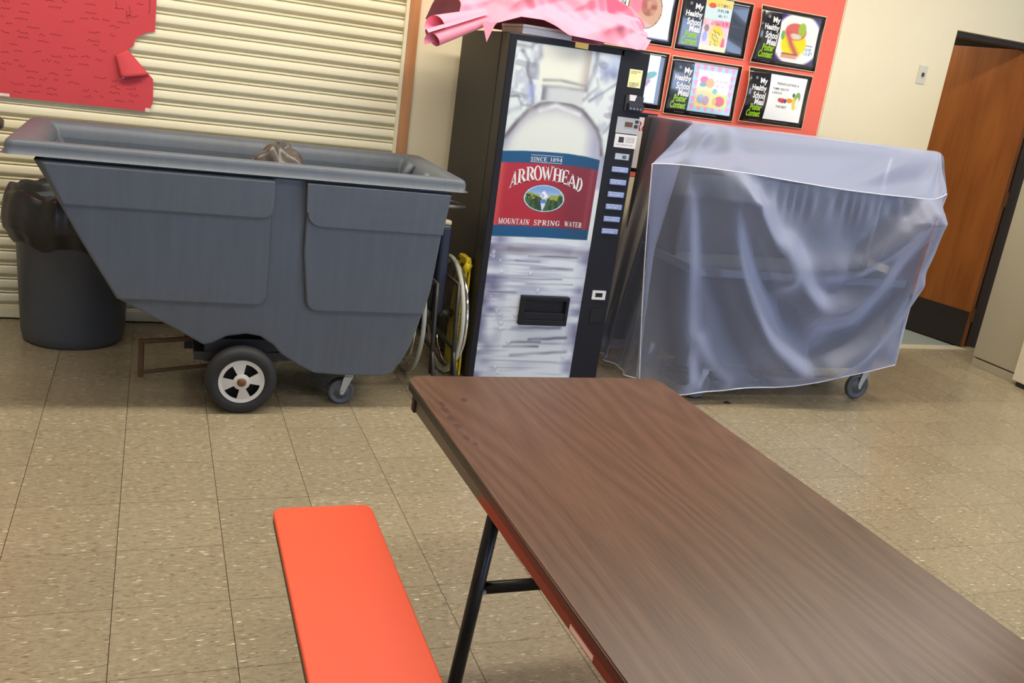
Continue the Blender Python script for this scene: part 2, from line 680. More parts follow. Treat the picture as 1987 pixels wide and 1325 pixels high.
M_hallfl = mat('blue_grey_hall_floor', (150, 158, 152), rough=.35, noise=.05)
M_thr = mat('worn_threshold', (196, 186, 160), rough=.5, noise=.1, nscale=30)
M_cab = mat('grey_beige_cabinet_enamel', (176, 168, 146), rough=.45, noise=.03)
M_cab2 = mat('off_white_cabinet_enamel', (228, 220, 196), rough=.45)
M_dkbrown = mat('dark_brown', (66, 56, 40), rough=.8)  # even dark brown for the switch toggle and sticker print
M_switch = mat('ivory_switch', (206, 202, 184), rough=.4)
M_cart = mat('dark_grey_cart', (74, 72, 74), rough=.5, noise=.08)
M_stain = mat('brushed_stainless', (112, 116, 124), rough=.35, metal=.5, noise=.06)
M_brownp = mat('dark_brown_panel', (58, 50, 44), rough=.6, noise=.1)
M_casterg = mat('grey_caster_wheel', (78, 80, 80), rough=.5)
M_btn = mat('blue_white_button', (150, 166, 214), rough=.25, noise=.35, nscale=90)
M_lemon = mat('pale_yellow_sticker', (236, 232, 170), rough=.5)
M_note = mat('yellow_sticky_note', (240, 208, 110), rough=.6)
M_ink = mat('black_print', (40, 38, 42), rough=.5)
M_box = mat('white_box_card', (226, 222, 222), rough=.5)

# ------------------------------------------------------------------ room
WY = 1.41
TH = .14
fl = obj('floor', join(box(-4.2, -9.2, -.05, 13.4, WY + TH, -.004)), M_joint)
tag(fl, kind='structure')
ext = obj('floor_surround', join(box(-4.2, -9.2, -.01, 13.4, -7 * T, -.0005), box(-4.2, -7 * T, -.01, -1 * T, WY, -.0005)), M_tile, fl)
tile_me = None
ROWS = {-7: (5, 11), -6: (0, 12), -5: (0, 14), -4: (-1, 15), -3: (-1, 16), -2: (-1, 17), -1: (-1, 18), 0: (-1, 19), 1: (-1, 20), 2: (-1, 21), 3: (-1, 23), 4: (-1, 23)}
g, gy = .0010, .0007
tv = box(g, gy, -.004, T - g, T - gy, 0)
tvl = box(g, gy, -.004, T - g, WY - 4 * T - .001, 0)
mA = bpy.data.meshes.new('tile')
mA.from_pydata(tv[0], [], tv[1])
mA.materials.append(M_tile)
mB = bpy.data.meshes.new('tile')
mB.from_pydata(tvl[0], [], tvl[1])
mB.materials.append(M_tile)
for j, (a, b) in ROWS.items():
    for i in range(a, b + 1):
        o = bpy.data.objects.new('tile', mB if j == 4 else mA)
        o.parent = fl
        o.location = (i * T, j * T, random.uniform(-.0003, 0))
        COL.objects.link(o)
rest = []
for j in range(-7, 5):
    a, b = ROWS[j]
    y1 = WY if j == 4 else (j + 1) * T
    if a > -1:
        rest.append(box(-1 * T, j * T, -.01, a * T, y1, -.0005))
    rest.append(box((b + 1) * T, j * T, -.01, 13.4, y1, -.0005))
obj('floor_surround', join(*rest), M_tile, fl)

# back wall: pieces around shutter and doorway; added backing behind the shutter blocks the sky
TH = .14
wb = obj('wall_back', join(box(1.957, WY, 0, 5.503, WY + TH, 3.1), box(5.503, WY, 2.134, 6.36, WY + TH, 3.1), box(6.36, WY, 0, 13.4, WY + TH, 3.1),
                           box(-4.2, WY, 2.45, 1.957, WY + TH, 3.1), box(-4.2, WY, 0, -1.45, WY + TH, 2.45), box(-1.45, WY + .06, -.05, 1.957, WY + TH, 2.45)), M_wall)
tag(wb, kind='structure')
tag(obj('wall_left', box(-4.34, -9.2, 0, -4.2, WY + TH, 3.1), M_wall), kind='structure')
tag(obj('wall_right', box(13.4, -9.2, 0, 13.54, WY + TH, 3.1), M_wall), kind='structure')
# wall behind the camera with a row of tall windows (daylight)
fw = [box(-4.2, -9.34, 0, 13.4, -9.2, .95), box(-4.2, -9.34, 2.75, 13.4, -9.2, 3.1)]
xs = [-4.2, .2, 1.6, 3.6, 5.8, 6.0, 8.2, 8.4, 10.6, 10.8, 13.0, 13.4]
for k in range(0, len(xs), 2):
    fw.append(box(xs[k], -9.34, .95, xs[k + 1], -9.2, 2.75))
tag(obj('wall_front', join(*fw), M_wall), kind='structure')
tag(obj('ceiling', box(-4.34, -9.34, 3.1, 13.54, WY + TH, 3.2), M_ceil), kind='structure')
# wooden post at the shutter's edge, and the cream strip beside the bulletin board
tag(obj('trim_1', box(1.900, WY - .012, 0, 1.957, WY + .1, 2.45), M_post, bevel=.002), kind='structure')
tag(obj('trim_2', box(4.597, WY - .006, 0, 4.665, WY, 3.1), M_wall, bevel=.002), kind='structure')
bb = [box(1.957, WY - .01, 0, 5.503, WY, .1)]
tag(obj('baseboard_back', join(*bb), M_frame), kind='structure')

# hallway beyond the doorway
hall = obj('wall_hallway', join(box(4.6, 3.4, 0, 8.4, 3.5, 3.1), box(4.5, WY + TH, 0, 4.6, 3.5, 3.1), box(8.3, WY + TH, 0, 8.4, 3.5, 3.1)), M_hall)
tag(hall, kind='structure')
tag(obj('floor_hallway', box(4.5, WY, -.06, 8.4, 3.5, -.001), M_hallfl), kind='structure')
tag(obj('ceiling_hallway', box(4.5, WY + TH, 2.6, 8.4, 3.5, 2.7), M_hall), kind='structure')
th = obj('trim_3', box(5.503, 1.315, -.002, 6.36, 1.41, .004), M_thr, bevel=.002)
tag(th, kind='structure')

# ---- the door leaf, swung into the hallway
dr = tag(bpy.data.objects.new('door_1', None), kind='structure')
COL.objects.link(dr)
dx, dy = -.225, .974
nx, ny = -.974, -.225          # the face towards the camera
H0 = Vector((6.245, 1.37, 0))


def dpt(a, d, z):
    return (H0.x + dx * a - nx * d, H0.y + dy * a - ny * d, z)


def dbox(a0, a1, d0, d1, z0, z1):
    v = [dpt(a0, d0, z0), dpt(a1, d0, z0), dpt(a1, d1, z0), dpt(a0, d1, z0), dpt(a0, d0, z1), dpt(a1, d0, z1), dpt(a1, d1, z1), dpt(a0, d1, z1)]
    return v, box(0, 0, 0, 1, 1, 1)[1]


obj('door_leaf', dbox(0, .87, 0, .045, .012, 2.10), M_door, dr, bevel=.002)
obj('kick_plate', dbox(.004, .86, -.004, 0, .012, .272), M_kick, dr)
for z in (.25, 1.1, 1.9):
    obj('hinge', tube([(H0.x + .03, H0.y - .006, z - .05), (H0.x + .03, H0.y - .006, z + .05)], .007, 8), M_brass, dr)
obj('door_frame', join(box(6.315, WY - .02, 0, 6.36, WY + TH, 2.134), box(6.36, WY - .02, 0, 6.44, WY, 2.134), box(5.503, WY + .06, 2.10, 6.36, WY + TH, 2.134)), M_frame, dr, bevel=.002)

# ------------------------------------------------------------------ rolling shutter
sh = thing('rolling_shutter', (.25, WY, 0), 'cream metal rolling shutter of horizontal slats filling the wall opening', 'shutter')
P = .0705
prof = [(0.000, 1.00), (-.006, .985), (-.0105, .90), (-.0135, .76), (-.0150, .60), (-.0145, .49), (-.0115, .42), (-.004, .35), (.006, .29), (.008, .25),
        (.004, .205), (-.0035, .17), (-.0065, .125), (-.0055, .07), (.001, .035), (.007, .02), (.007, 0.0)]
x0s, x1s = -1.45, 1.884
sv, sf = [], []
for (d, t) in prof:
    sv += [(x0s, WY + .012 + d, t * P), (x1s, WY + .012 + d, t * P)]
for (d, t) in reversed(prof):
    pass
for k in range(len(prof) - 1):
    sf.append((2 * k, 2 * k + 1, 2 * k + 3, 2 * k + 2))
n0 = len(sv)
sv += [(x0s, WY + .026, P), (x1s, WY + .026, P), (x0s, WY + .026, 0), (x1s, WY + .026, 0)]
sf += [(n0, n0 + 1, 1, 0), (n0 + 2, n0 + 3, n0 + 1, n0), (2 * len(prof) - 2, 2 * len(prof) - 1, n0 + 3, n0 + 2)]
slat_me = None
for k in range(34):
    z = .066 + k * P - .0075
    if slat_me is None:
        s = obj('slat', (sv, sf), M_slat, sh, smooth=False)
        slat_me = s.data
        s.matrix_parent_inverse = Matrix.Identity(4)
    else:
        s = bpy.data.objects.new('slat', slat_me)
        COL.objects.link(s)
        s.parent = sh
    s.location = (-.25, -WY, z)
obj('bottom_bar', box(x0s, WY - .004, .006, x1s, WY + .03, .062), M_slat, sh, bevel=.004)
obj('guide_rail', box(1.880, WY - .012, 0, 1.8995, WY + .03, 2.45), M_slat, sh, bevel=.002)

# ------------------------------------------------------------------ red paper on the shutter
RY_ = WY - .0105
rp_poly = [(.0155 - .9, 1.075), (.3993, 1.0803), (.6359, 1.0793), (.6593, 1.0862), (.6749, 1.1252), (.6757, 1.193), (.6735, 1.2356), (.6555, 1.2547), (.5317, 1.2273), (.5046, 1.3286),
           (.5582, 1.3594), (.5836, 1.3776), (.5862, 1.3928), (.5916, 1.4113), (.6029, 1.4218), (.6226, 1.4363), (.6511, 1.4509), (.677, 1.4557), (.684, 1.75), (.690, 2.05), (-.88, 2.05)]
rpap = thing('red_paper', (0, RY_, 1.08), 'large red butcher paper with dark handwriting, torn right edge, taped to the shutter', 'paper')
obj('sheet', prism(rp_poly, lambda a, b, d: (a, RY_ + d, b), -.0012, 0), M_red, rpap)


def flapf(u, v):
    a = (lerp(.5046, .5317, v), lerp(1.3286, 1.2273, v))
    b = (lerp(.5582, .6555, v), lerp(1.3594, 1.2547, v))
    x, z = lerp(a[0], b[0], u), lerp(a[1], b[1], u)
    y = RY_ - .002 - .035 * math.sin(math.pi * min(1, (1 - u) * .62 + .05)) * (.35 + .65 * v)
    return (x, y, z)


ff = grid(flapf, 10, 8)
fo = obj('torn_flap', ff, M_red, rpap, smooth=True)
fo.modifiers.new('s', 'SOLIDIFY').thickness = .0006
fo['label'] = 'torn flap curling away from the sheet'
for (x0, z0, x1, z1) in ((.016 - .06, 1.081, .056, 1.094), (.6415, 1.0785, .662, 1.0958), (.533, 1.224, .545, 1.232)):
    obj('tape', box(x0, RY_ - .0024, z0, x1, RY_ - .0013, z1), M_tape, rpap)


def scribble(x, z, wd, h, vertical=False):
    n = max(4, int(wd / .006))
    pts = []
    for k in range(n):
        a = wd * k / (n - 1) + random.uniform(-.001, .001)
        b = (h if k % 2 else 0) * random.uniform(.3, 1) + random.uniform(-.001, .001)
        if random.random() < .12:
            b += h * .8
        pts.append((x + b, z - a) if vertical else (x + a, z + b))
    return _path(pts, .0027)


def on_paper(x, z):
    lim = .66 if z > 1.46 or 1.1 < z < 1.2 else (.57 if z > 1.385 else .49)
    return x < lim


words = []
z = 1.105
while z < 1.98:
    x = -.86 + random.uniform(0, .1)
    while x < .66:
        wd = random.uniform(.02, .055)
        if on_paper(x + wd, z) and random.random() < .66:
            words.append(scribble(x, z + random.uniform(-.006, .006) + .012 * math.sin(3 * x), wd, random.uniform(.007, .012)))
        x += wd + random.uniform(.012, .05)
    z += random.uniform(.024, .034)
for _ in range(14):
    words.append(scribble(random.uniform(.5, .66), random.uniform(1.5, 1.95), random.uniform(.03, .07), .008, True))
hv_, hf_ = join(*words)
hw = obj('handwriting', ([(a, RY_ - .0016, b) for a, b in hv_], hf_), M_redink, rpap)
tag(hw, 'rows of small dark handwritten notes', kind='stuff')

# ------------------------------------------------------------------ bulletin board paper, posters
bp_ = obj('bulletin_paper', box(2.50, WY - .003, 1.0, 4.588, WY - .0005, 2.55), M_orange)
tag(bp_, 'orange-red paper sheet backing the wall of black posters', 'paper')


def poster_surface(x0, z0, W, Hh, bow):
    A, p = bow

    def P_(s, t, off=0.0):
        y = WY - .0125 - A * (max(0, 1 - s) ** p) * (.35 + .65 * math.sin(math.pi * min(1, max(0, t)) * .9)) - off
        y -= .004 * math.sin(3.1 * s + 2 * t) * math.sin(math.pi * t)
        return (x0 + s * W, y, z0 + t * Hh)
    return P_


def art_grid(P_, s0, t0, s1, t1, fn, parent, n=72, off=.0009):
    v = [P_(lerp(s0, s1, i / n), lerp(t0, t1, j / n), off) for j in range(n + 1) for i in range(n + 1)]
    f = [(j * (n + 1) + i, j * (n + 1) + i + 1, (j + 1) * (n + 1) + i + 1, (j + 1) * (n + 1) + i) for j in range(n) for i in range(n)]
    o = plain_obj('artwork', (v, f), M_art, parent)
    X, Y = np.meshgrid(np.linspace(0, 1, n + 1), np.linspace(0, 1, n + 1))
    img = np.ones(X.shape + (3,)) * np.array((240, 238, 236.0))
    img = fn(X, Y, img)
    set_print(o, img.reshape(-1, 3))
    return o


def ell(X, Y, cx, cy, rx, ry, soft=.12, rot=0):
    c, s = math.cos(rot), math.sin(rot)
    x, y = (X - cx) * c + (Y - cy) * s, -(X - cx) * s + (Y - cy) * c
    d = np.hypot(x / rx, y / ry)
    return np.clip((1 - d) / soft + .5, 0, 1)


def rectm(X, Y, x0, y0, x1, y1, e=.012):
    f = lambda a: np.clip(a / e + .5, 0, 1)
    return f(X - x0) * f(x1 - X) * f(Y - y0) * f(y1 - Y)


def letters(X, Y, rows, c, img):
    """tiny rows of printed words"""
    for k, (x0, y, x1, h) in enumerate(rows):
        m = rectm(X, Y, x0, y, x1, y + h) * (vnoise(X, Y, 60, 14, 40 + k) > .46)
        img = blend(img, m * .8, c)
    return img


def art_yellow_plate(X, Y, im):     # poster in the top row, middle
    im = blend(im, np.ones_like(X), (226, 214, 214))
    im = blend(im, rectm(X, Y, .0, .6, 1, 1), (205, 226, 226))
    im = blend(im, rectm(X, Y, .02, .84, 1, 1), (240, 206, 92))
    im = blend(im, ell(X, Y, .25, .86, .14, .05), (214, 90, 52))
    im = blend(im, rectm(X, Y, .0, .48, 1, .6) * vnoise(X, Y, 9, 9, 3), (228, 110, 140))
    im = blend(im, rectm(X, Y, .02, .1, .98, .48), (238, 196, 204))
    im = blend(im, ell(X, Y, .55, .27, .26, .22), (238, 206, 22))
    for k in range(16):
        im = blend(im, ell(X, Y, .40 + .3 * ((k * 37) % 10) / 10, .12 + .3 * ((k * 53) % 11) / 11, .025, .02), (130, 104, 20))
    im = blend(im, ell(X, Y, .14, .26, .09, .10), (140, 150, 196))
    im = blend(im, ell(X, Y, .16, .42, .09, .07), (150, 122, 112))
    im = blend(im, ell(X, Y, .85, .16, .07, .13), (220, 74, 60))
    im = blend(im, ell(X, Y, .88, .33, .06, .06), (222, 196, 178))
    im = blend(im, rectm(X, Y, 0, 0, 1, .1), (226, 228, 170))
    im = letters(X, Y, [(.45, .86, .9, .05), (.45, .76, .9, .05), (.5, .66, .85, .05)], (86, 92, 96), im)
    im = letters(X, Y, [(.3, .5, .95, .07)], (206, 50, 84), im)
    return im


def art_plate(X, Y, im):            # top row, right
    im = blend(im, np.ones_like(X), (60, 50, 110))
    im = blend(im, ell(X, Y, .5, .5, .62, .56, .1), (242, 238, 234))
    im = blend(im, ell(X, Y, .42, .40, .33, .27), (236, 220, 26))
    im = blend(im, ell(X, Y, .42, .66, .28, .18), (214, 108, 98))
    im = blend(im, ell(X, Y, .58, .72, .10, .15), (160, 190, 66))
    im = blend(im, ell(X, Y, .42, .56, .17, .06), (220, 206, 192))
    im = blend(im, np.exp(-(dist_line(X, Y, [(.22, .6), (.36, .38), (.54, .18)]) / .06) ** 2), (200, 92, 92))
    im = blend(im, rectm(X, Y, .16, .08, .56, .16), (222, 160, 128))
    im = blend(im, rectm(X, Y, .16, .16, .56, .19), (150, 84, 62))
    im = blend(im, ell(X, Y, .10, .55, .05, .1), (120, 170, 90))
    im = letters(X, Y, [(.72, .2, .95, .08), (.72, .3, .95, .06)], (120, 170, 200), im)
    im = blend(im, rectm(X, Y, .74, .4, .92, .42), (130, 140, 150))
    return im


def art_quilt(X, Y, im):            # lower row, middle
    tri = (np.abs(((X * 6) % 1) - .5) * 2 < ((Y * 6) % 1))
    im = blend(im, tri * 1.0, (238, 150, 190))
    im = blend(im, (~tri) * 1.0, (156, 214, 222))
    im = blend(im, rectm(X, Y, .13, .12, .87, .88), (238, 232, 236))
    im = blend(im, rectm(X, Y, .13, .12, .5, .45), (240, 206, 110))
    im = blend(im, rectm(X, Y, .5, .12, .87, .42), (206, 222, 70))
    im = blend(im, rectm(X, Y, .13, .45, .5, .55), (238, 226, 160))
    im = blend(im, ell(X, Y, .28, .68, .1, .08), (226, 90, 150))
    im = blend(im, ell(X, Y, .42, .63, .1, .1), (232, 170, 76))
    im = blend(im, ell(X, Y, .26, .58, .08, .05), (110, 160, 150))
    im = blend(im, ell(X, Y, .56, .47, .06, .06), (130, 180, 172))
    im = blend(im, ell(X, Y, .70, .27, .12, .11), (218, 50, 40))
    im = blend(im, ell(X, Y, .58, .26, .05, .08), (236, 160, 50))
    im = blend(im, ell(X, Y, .26, .28, .09, .1), (150, 170, 190))
    im = blend(im, ell(X, Y, .38, .26, .08, .1), (176, 138, 140))
    im = letters(X, Y, [(.55, .66, .85, .05), (.55, .56, .85, .05)], (200, 180, 190), im)
    return im


def art_fruit(X, Y, im):            # lower row, right
    im = blend(im, np.ones_like(X), (246, 246, 242))
    for cx, cy, rx, ry, c in ((.34, .46, .05, .05, (170, 90, 66)), (.42, .45, .07, .055, (206, 62, 76)), (.5, .45, .05, .05, (92, 70, 112)), (.62, .47, .09, .055, (232, 148, 44)),
                              (.77, .44, .07, .17, (230, 208, 76)), (.84, .56, .07, .12, (126, 168, 84)), (.72, .60, .04, .05, (90, 96, 100)), (.84, .42, .05, .14, (236, 236, 226))):
        im = blend(im, ell(X, Y, cx, cy, rx, ry), c)
    return im


def art_face(X, Y, im):             # top row, left: round pink and brown plate
    im = blend(im, ell(X, Y, .42, .55, .36, .40), (206, 160, 128))
    im = blend(im, ell(X, Y, .26, .66, .18, .22), (232, 130, 150))
    im = blend(im, ell(X, Y, .5, .6, .17, .2) * vnoise(X, Y, 12, 12, 9), (150, 80, 54))
    im = blend(im, np.abs(np.hypot((X - .42) / .36, (Y - .55) / .40) - 1) < .03, (120, 100, 60))
    im = blend(im, rectm(X, Y, .78, .84, .98, 1), (110, 160, 210))
    return im


def art_pink(X, Y, im):             # lower row, left
    im = blend(im, ell(X, Y, .62, .5, .2, .16), (226, 120, 150))
    im = blend(im, ell(X, Y, .60, .42, .14, .06), (214, 60, 60))
    im = blend(im, ell(X, Y, .82, .58, .16, .07, .12, .4), (100, 160, 150))
    im = blend(im, np.exp(-(dist_line(X, Y, [(.55, .37), (.75, .36), (.82, .46)]) / .03) ** 2), (126, 126, 150))
    return im


LINES = [('My', .80, 1), ('Healthy', .64, 1), ('School', .50, 1), ('Meal', .36, 1), ('Poster', .24, 0), ('Contest', .10, 0)]


def poster(x0, z0, W, Hh, bow, art, fn, label, group='black contest posters on the orange paper', headline=True, logo=True):
    P_ = poster_surface(x0, z0, W, Hh, bow)
    p = thing('poster', (x0 + W / 2, WY - .0125, z0), label, 'poster', group)
    nu, nv = 16, 12
    fr = grid(lambda u, v: P_(u, v, 0), nu, nv)
    b = obj('board', fr, M_poster, p, smooth=True)
    so = b.modifiers.new('s', 'SOLIDIFY')
    so.thickness = .0012
    so.offset = 1
    e = .011
    pale = grid(lambda u, v: P_(lerp(-e, 1 + e, u), lerp(-e * 1.3, 1 + e * 1.3, v), -.002), nu, nv)
    obj('pale_edge', pale, M_pedge, p, smooth=True)
    art_grid(P_, *art, fn, p)
    if headline:
        for s, t, white in LINES:
            h = .135 if s in ('My', 'Healthy') else .125
            wd = {'My': .115, 'Healthy': .235, 'School': .20, 'Meal': .155, 'Poster': .185, 'Contest': .22}[s]
            right = .30 if white else .285
            vf = warp(text_vf(s, .035), lambda a, b_, t=t, h=h, wd=wd, right=right: P_(right - wd + a * wd, t * .86 + .02 + b_ * h, .0011))
            lo = obj('lettering', vf, M_wtxt if white else M_gtxt, p)
            lo['label'] = ('white' if white else 'lime green') + ' headline word ' + s
        foot = [warp(word('IINICI' * 5, .2), lambda a, b_: P_(.36 + a * .40, .045 + b_ * .018, .0011)), warp(word('NIICI' * 3, .2), lambda a, b_: P_(.14 + a * .14, .035 + b_ * .018, .0011))]
        tag(obj('small_print', join(*foot), M_greytxt, p), kind='stuff')
    if logo:
        obj('emblem', warp(([(math.cos(k * .5236) * .5 + .5, math.sin(k * .5236) * .5 + .5) for k in range(12)], [tuple(range(12))]),
                           lambda a, b_: P_(.10 + a * .045, .80 + b_ * .06, .0011)), M_greytxt, p)
    return p, P_


pA, SA = poster(2.972, 1.757, .474, .318, (0, 1), (.30, .10, .93, .96), art_face, 'black laminated poster with round pink and brown drawing, above the pink paper')
pB, SB = poster(3.468, 1.752, .474, .308, (.004, 2), (.325, .05, .71, .985), art_yellow_plate, 'black laminated poster with narrow drawing of a yellow oval between children')
tag(obj('small_print', join(warp(word('NICI' * 5, .2), lambda a, b_: SB(.74 + a * .18, .53 + b_ * .02, .0011)), warp(word('NIC' * 5, .2), lambda a, b_: SB(.74 + a * .11, .56 + b_ * .016, .0011))), M_greytxt, pB), kind='stuff')
pC, SC = poster(3.985, 1.745, .480, .318, (.045, 1.6), (.315, .09, .93, .93), art_plate, 'black laminated poster curling off the wall with a purple cornered yellow plate drawing')
pD, SD = poster(2.972, 1.400, .474, .314, (0, 1), (.30, .10, .89, .94), art_pink, 'black laminated poster mostly hidden behind the vending machine top', headline=False, logo=False)
pE, SE = poster(3.470, 1.388, .476, .320, (.006, 2), (.315, .09, .945, .94), art_quilt, 'black laminated poster with pink and blue zigzag bordered square drawing')
pF, SF = poster(3.985, 1.400, .475, .312, (.042, 1.6), (.345, .09, .93, .94), art_fruit, 'black laminated poster with white square and small row of fruit, lower right corner')
ft = []
for s, a0, t0, wd in (('FRIENDS EATING A', .46, .76, .36), ('YUMMY HEALTHY', .40, .66, .27), ('LUNCH IS', .40, .585, .16), ('THE BEST', .50, .33, .18)):
    ft.append(warp(text_vf(s, .01), lambda a, b_, a0=a0, t0=t0, wd=wd: SF(a0 + a * wd, t0 + b_ * .045, .0014)))
for q in ft:
    obj('handwriting', q, M_ink, pF)
pG = thing('white_paper', (3.1, WY, 1.0), 'white sheet with red script in black frame, low between vending machine and covered cart', 'paper')
obj('frame', box(2.99, WY - .006, 1.03, 3.44, WY - .003, 1.372), M_poster, pG)
obj('sheet', box(3.01, WY - .0072, 1.05, 3.42, WY - .006, 1.345), M_box, pG)
rv, rf = text_vf('Re', .008)
sc_ = obj('lettering', ([(3.305 + a * .07 + b * .012, WY - .0078, 1.265 + b * .055) for a, b in rv], rf), mat('red_ink', (170, 40, 60), rough=.6), pG)

# ------------------------------------------------------------------ light switch
sw = thing('light_switch', (5.303, WY, 1.77), 'ivory light switch plate on the cream wall beside the doorway', 'switch')
obj('plate', box(5.268, WY - .006, 1.772, 5.338, WY - .0002, 1.886), M_switch, sw, bevel=.002)
obj('toggle', box(5.297, WY - .018, 1.818, 5.309, WY - .006, 1.842), M_dkbrown, sw, bevel=.001)

# ------------------------------------------------------------------ metal cabinets on the right
cb = thing('storage_cabinet', (6.2, .6, 0), 'tall grey-beige metal cabinet standing right of the doorway', 'cabinet')
obj('body', join(box(5.965, .20, .058, 6.55, .99, 1.85), box(5.975, .20, 0, 6.55, .985, .058)), M_cab, cb, bevel=.004)
obj('side_panel', box(5.95, .22, .064, 5.967, .992, 1.85), M_cab, cb, bevel=.004)
obj('plinth', box(5.952, .22, .0, 5.976, .985, .054), M_cab, cb, bevel=.002)
c2 = thing('white_cabinet', (6.1, .1, 0), 'off-white metal cabinet in front of the grey-beige one, at the far right', 'cabinet')
obj('body', box(5.90, -.5, .03, 5.949, .605, 1.7), M_cab2, c2, bevel=.006)
obj('foot', box(5.905, -.45, 0, 5.94, -.38, .03), M_black, c2)
obj('foot', box(5.905, .50, 0, 5.94, .57, .03), M_black, c2)

# ------------------------------------------------------------------ vending machine
VX0, VX1, VY0, VY1, VZ = 2.158, 2.874, .55, 1.28, 1.674
vm = thing('vending_machine', (2.516, .9, 0), 'black drink vending machine with a spring water bottle picture on its front', 'vending machine')
obj('cabinet', join(box(VX0 + .002, .665, .03, VX1 - .002, VY1, VZ), box(VX0 + .03, .7, 0, VX1 - .03, VY1 - .03, .03)), M_side, vm, bevel=.004)
obj('door', box(VX0, VY0, .03, VX1, .652, VZ), M_side, vm, bevel=.004)
fy = VY0
obj('front_frame', join(box(VX0 + .004, fy - .006, .03, 2.194, fy, VZ - .004), box(2.194, fy - .006, 1.645, 2.735, fy, VZ - .004), box(2.720, fy - .006, .03, VX1 - .003, fy, VZ - .004)), M_strip, vm, bevel=.002)
# picture panel
PX0, PX1, PZ0, PZ1 = 2.193, 2.722, .03, 1.646
nxp, nzp = 200, 560
py = fy - .003
pan = plain_obj('picture_panel', grid(lambda u, v: (lerp(PX0, PX1, u), py, lerp(PZ0, PZ1, v)), nxp, nzp), M_panel, vm)
X, Z = np.meshgrid(np.linspace(PX0, PX1, nxp + 1), np.linspace(PZ0, PZ1, nzp + 1))
S = (X - PX0) / (PX1 - PX0)
img = np.ones(X.shape + (3,)) * np.array((226, 232, 231.0))
GR, DG = (164, 164, 186), (132, 132, 146)
up = np.clip((Z - 1.16) / .03, 0, 1)
lo = 1 - np.clip((Z - .745) / .02, 0, 1)
# crumpled ice beside the bottle's neck
ice = vnoise(X, Z, 22, 16, 1) * .6 + vnoise(X, Z, 55, 40, 2) * .4
sideM = up * np.clip((np.abs(S - .49) - .22) / .06, 0, 1)
img = blend(img, sideM * np.clip((ice - .48) * 2.6, 0, .5), (180, 182, 198))
img = blend(img, sideM * np.clip((vnoise(X, Z, 14, 22, 5) - .74) * 5, 0, .35), DG)
DOME = [(2.1953, 1.2153), (2.249, 1.2933), (2.2926, 1.3447), (2.348, 1.3806), (2.4347, 1.4011), (2.503, 1.3939), (2.5644, 1.375), (2.6158, 1.3329), (2.6574, 1.2935), (2.6863, 1.2433), (2.70, 1.18)]
dz = np.interp(X, [p[0] for p in DOME], [p[1] for p in DOME])
inside = np.clip((dz - Z) / .012, 0, 1) * np.clip((Z - 1.0) / .02, 0, 1)
img = blend(img, inside, (228, 232, 226))
img = blend(img, inside * np.exp(-((dz - Z) / .05) ** 2) * .75, (176, 172, 186))
img = blend(img, inside * np.clip((np.abs(S - .45) - .30) / .2, 0, .7) * vnoise(X, Z, 20, 9, 8) * 1.3, (176, 178, 200))
img = blend(img, np.exp(-(dist_line(X, Z, DOME) / .010) ** 2) * (.45 + .5 * vnoise(X, Z, 26, 26, 4)), (120, 112, 116))
cap = rectm(X, Z, 2.325, 1.462, 2.572, 1.66, .01)
img = blend(img, cap, (232, 233, 222))
img = blend(img, cap * np.exp(-((X - 2.565) / .03) ** 2) * .7, (186, 176, 170))
neck = rectm(X, Z, 2.348, 1.398, 2.562, 1.464, .01)
img = blend(img, neck, (212, 216, 216))
img = blend(img, neck * np.exp(-((X - 2.355) / .02) ** 2), (150, 150, 158))
for pts, wd, a, c in (
        ([(2.35, 1.4881), (2.4335, 1.4962), (2.5598, 1.4861)], .006, .8, (168, 168, 168)),
        ([(2.3496, 1.4608), (2.4382, 1.4672), (2.5587, 1.4646)], .007, .7, (176, 176, 178)),
        ([(2.3525, 1.3514), (2.4284, 1.3812), (2.5537, 1.3522)], .008, .8, (236, 236, 238)),
        ([(2.2265, 1.6022), (2.2594, 1.5657), (2.2615, 1.5207), (2.2835, 1.482), (2.2978, 1.4337), (2.3082, 1.3803)], .007, .8, DG),
        ([(2.29, 1.45), (2.298, 1.40)], .012, .7, (176, 190, 232)),
        ([(2.3094, 1.6295), (2.3196, 1.594), (2.2901, 1.5449)], .010, .6, (140, 140, 156)),
        ([(2.596, 1.6384), (2.6026, 1.6015), (2.5799, 1.5098), (2.573, 1.4663)], .009, .6, (130, 130, 146)),
        ([(2.7168, 1.5135), (2.6559, 1.4675), (2.5954, 1.4217)], .006, .6, (140, 140, 158)),
        ([(2.70, 1.60), (2.665, 1.575)], .030, .6, (160, 178, 220)),
        ([(2.7018, 1.55), (2.6651, 1.56), (2.66, 1.53)], .018, .6, (130, 136, 170)),
        ([(2.1971, 1.3968), (2.2326, 1.4051), (2.2569, 1.366), (2.3032, 1.367)], .005, .6, (130, 134, 140)),
        ([(2.7213, 1.3266), (2.6899, 1.2792)], .005, .6, (150, 150, 160)),
        ([(2.1957, 1.6265), (2.237, 1.6239), (2.2689, 1.6241), (2.2861, 1.6468)], .008, .55, (130, 134, 140)),
        ([(2.6166, 1.5227), (2.6274, 1.4899), (2.5659, 1.4226)], .007, .55, (150, 150, 164)),
        ([(2.1975, 1.3299), (2.245, 1.352)], .010, .5, (160, 166, 178))):
    img = blend(img, np.exp(-(dist_line(X + .006 * (vnoise(X, Z, 30, 30, 61) - .5), Z, pts) / (wd * 1.25)) ** 2) * a * (.45 + .7 * vnoise(X, Z, 24, 24, 62)), c)
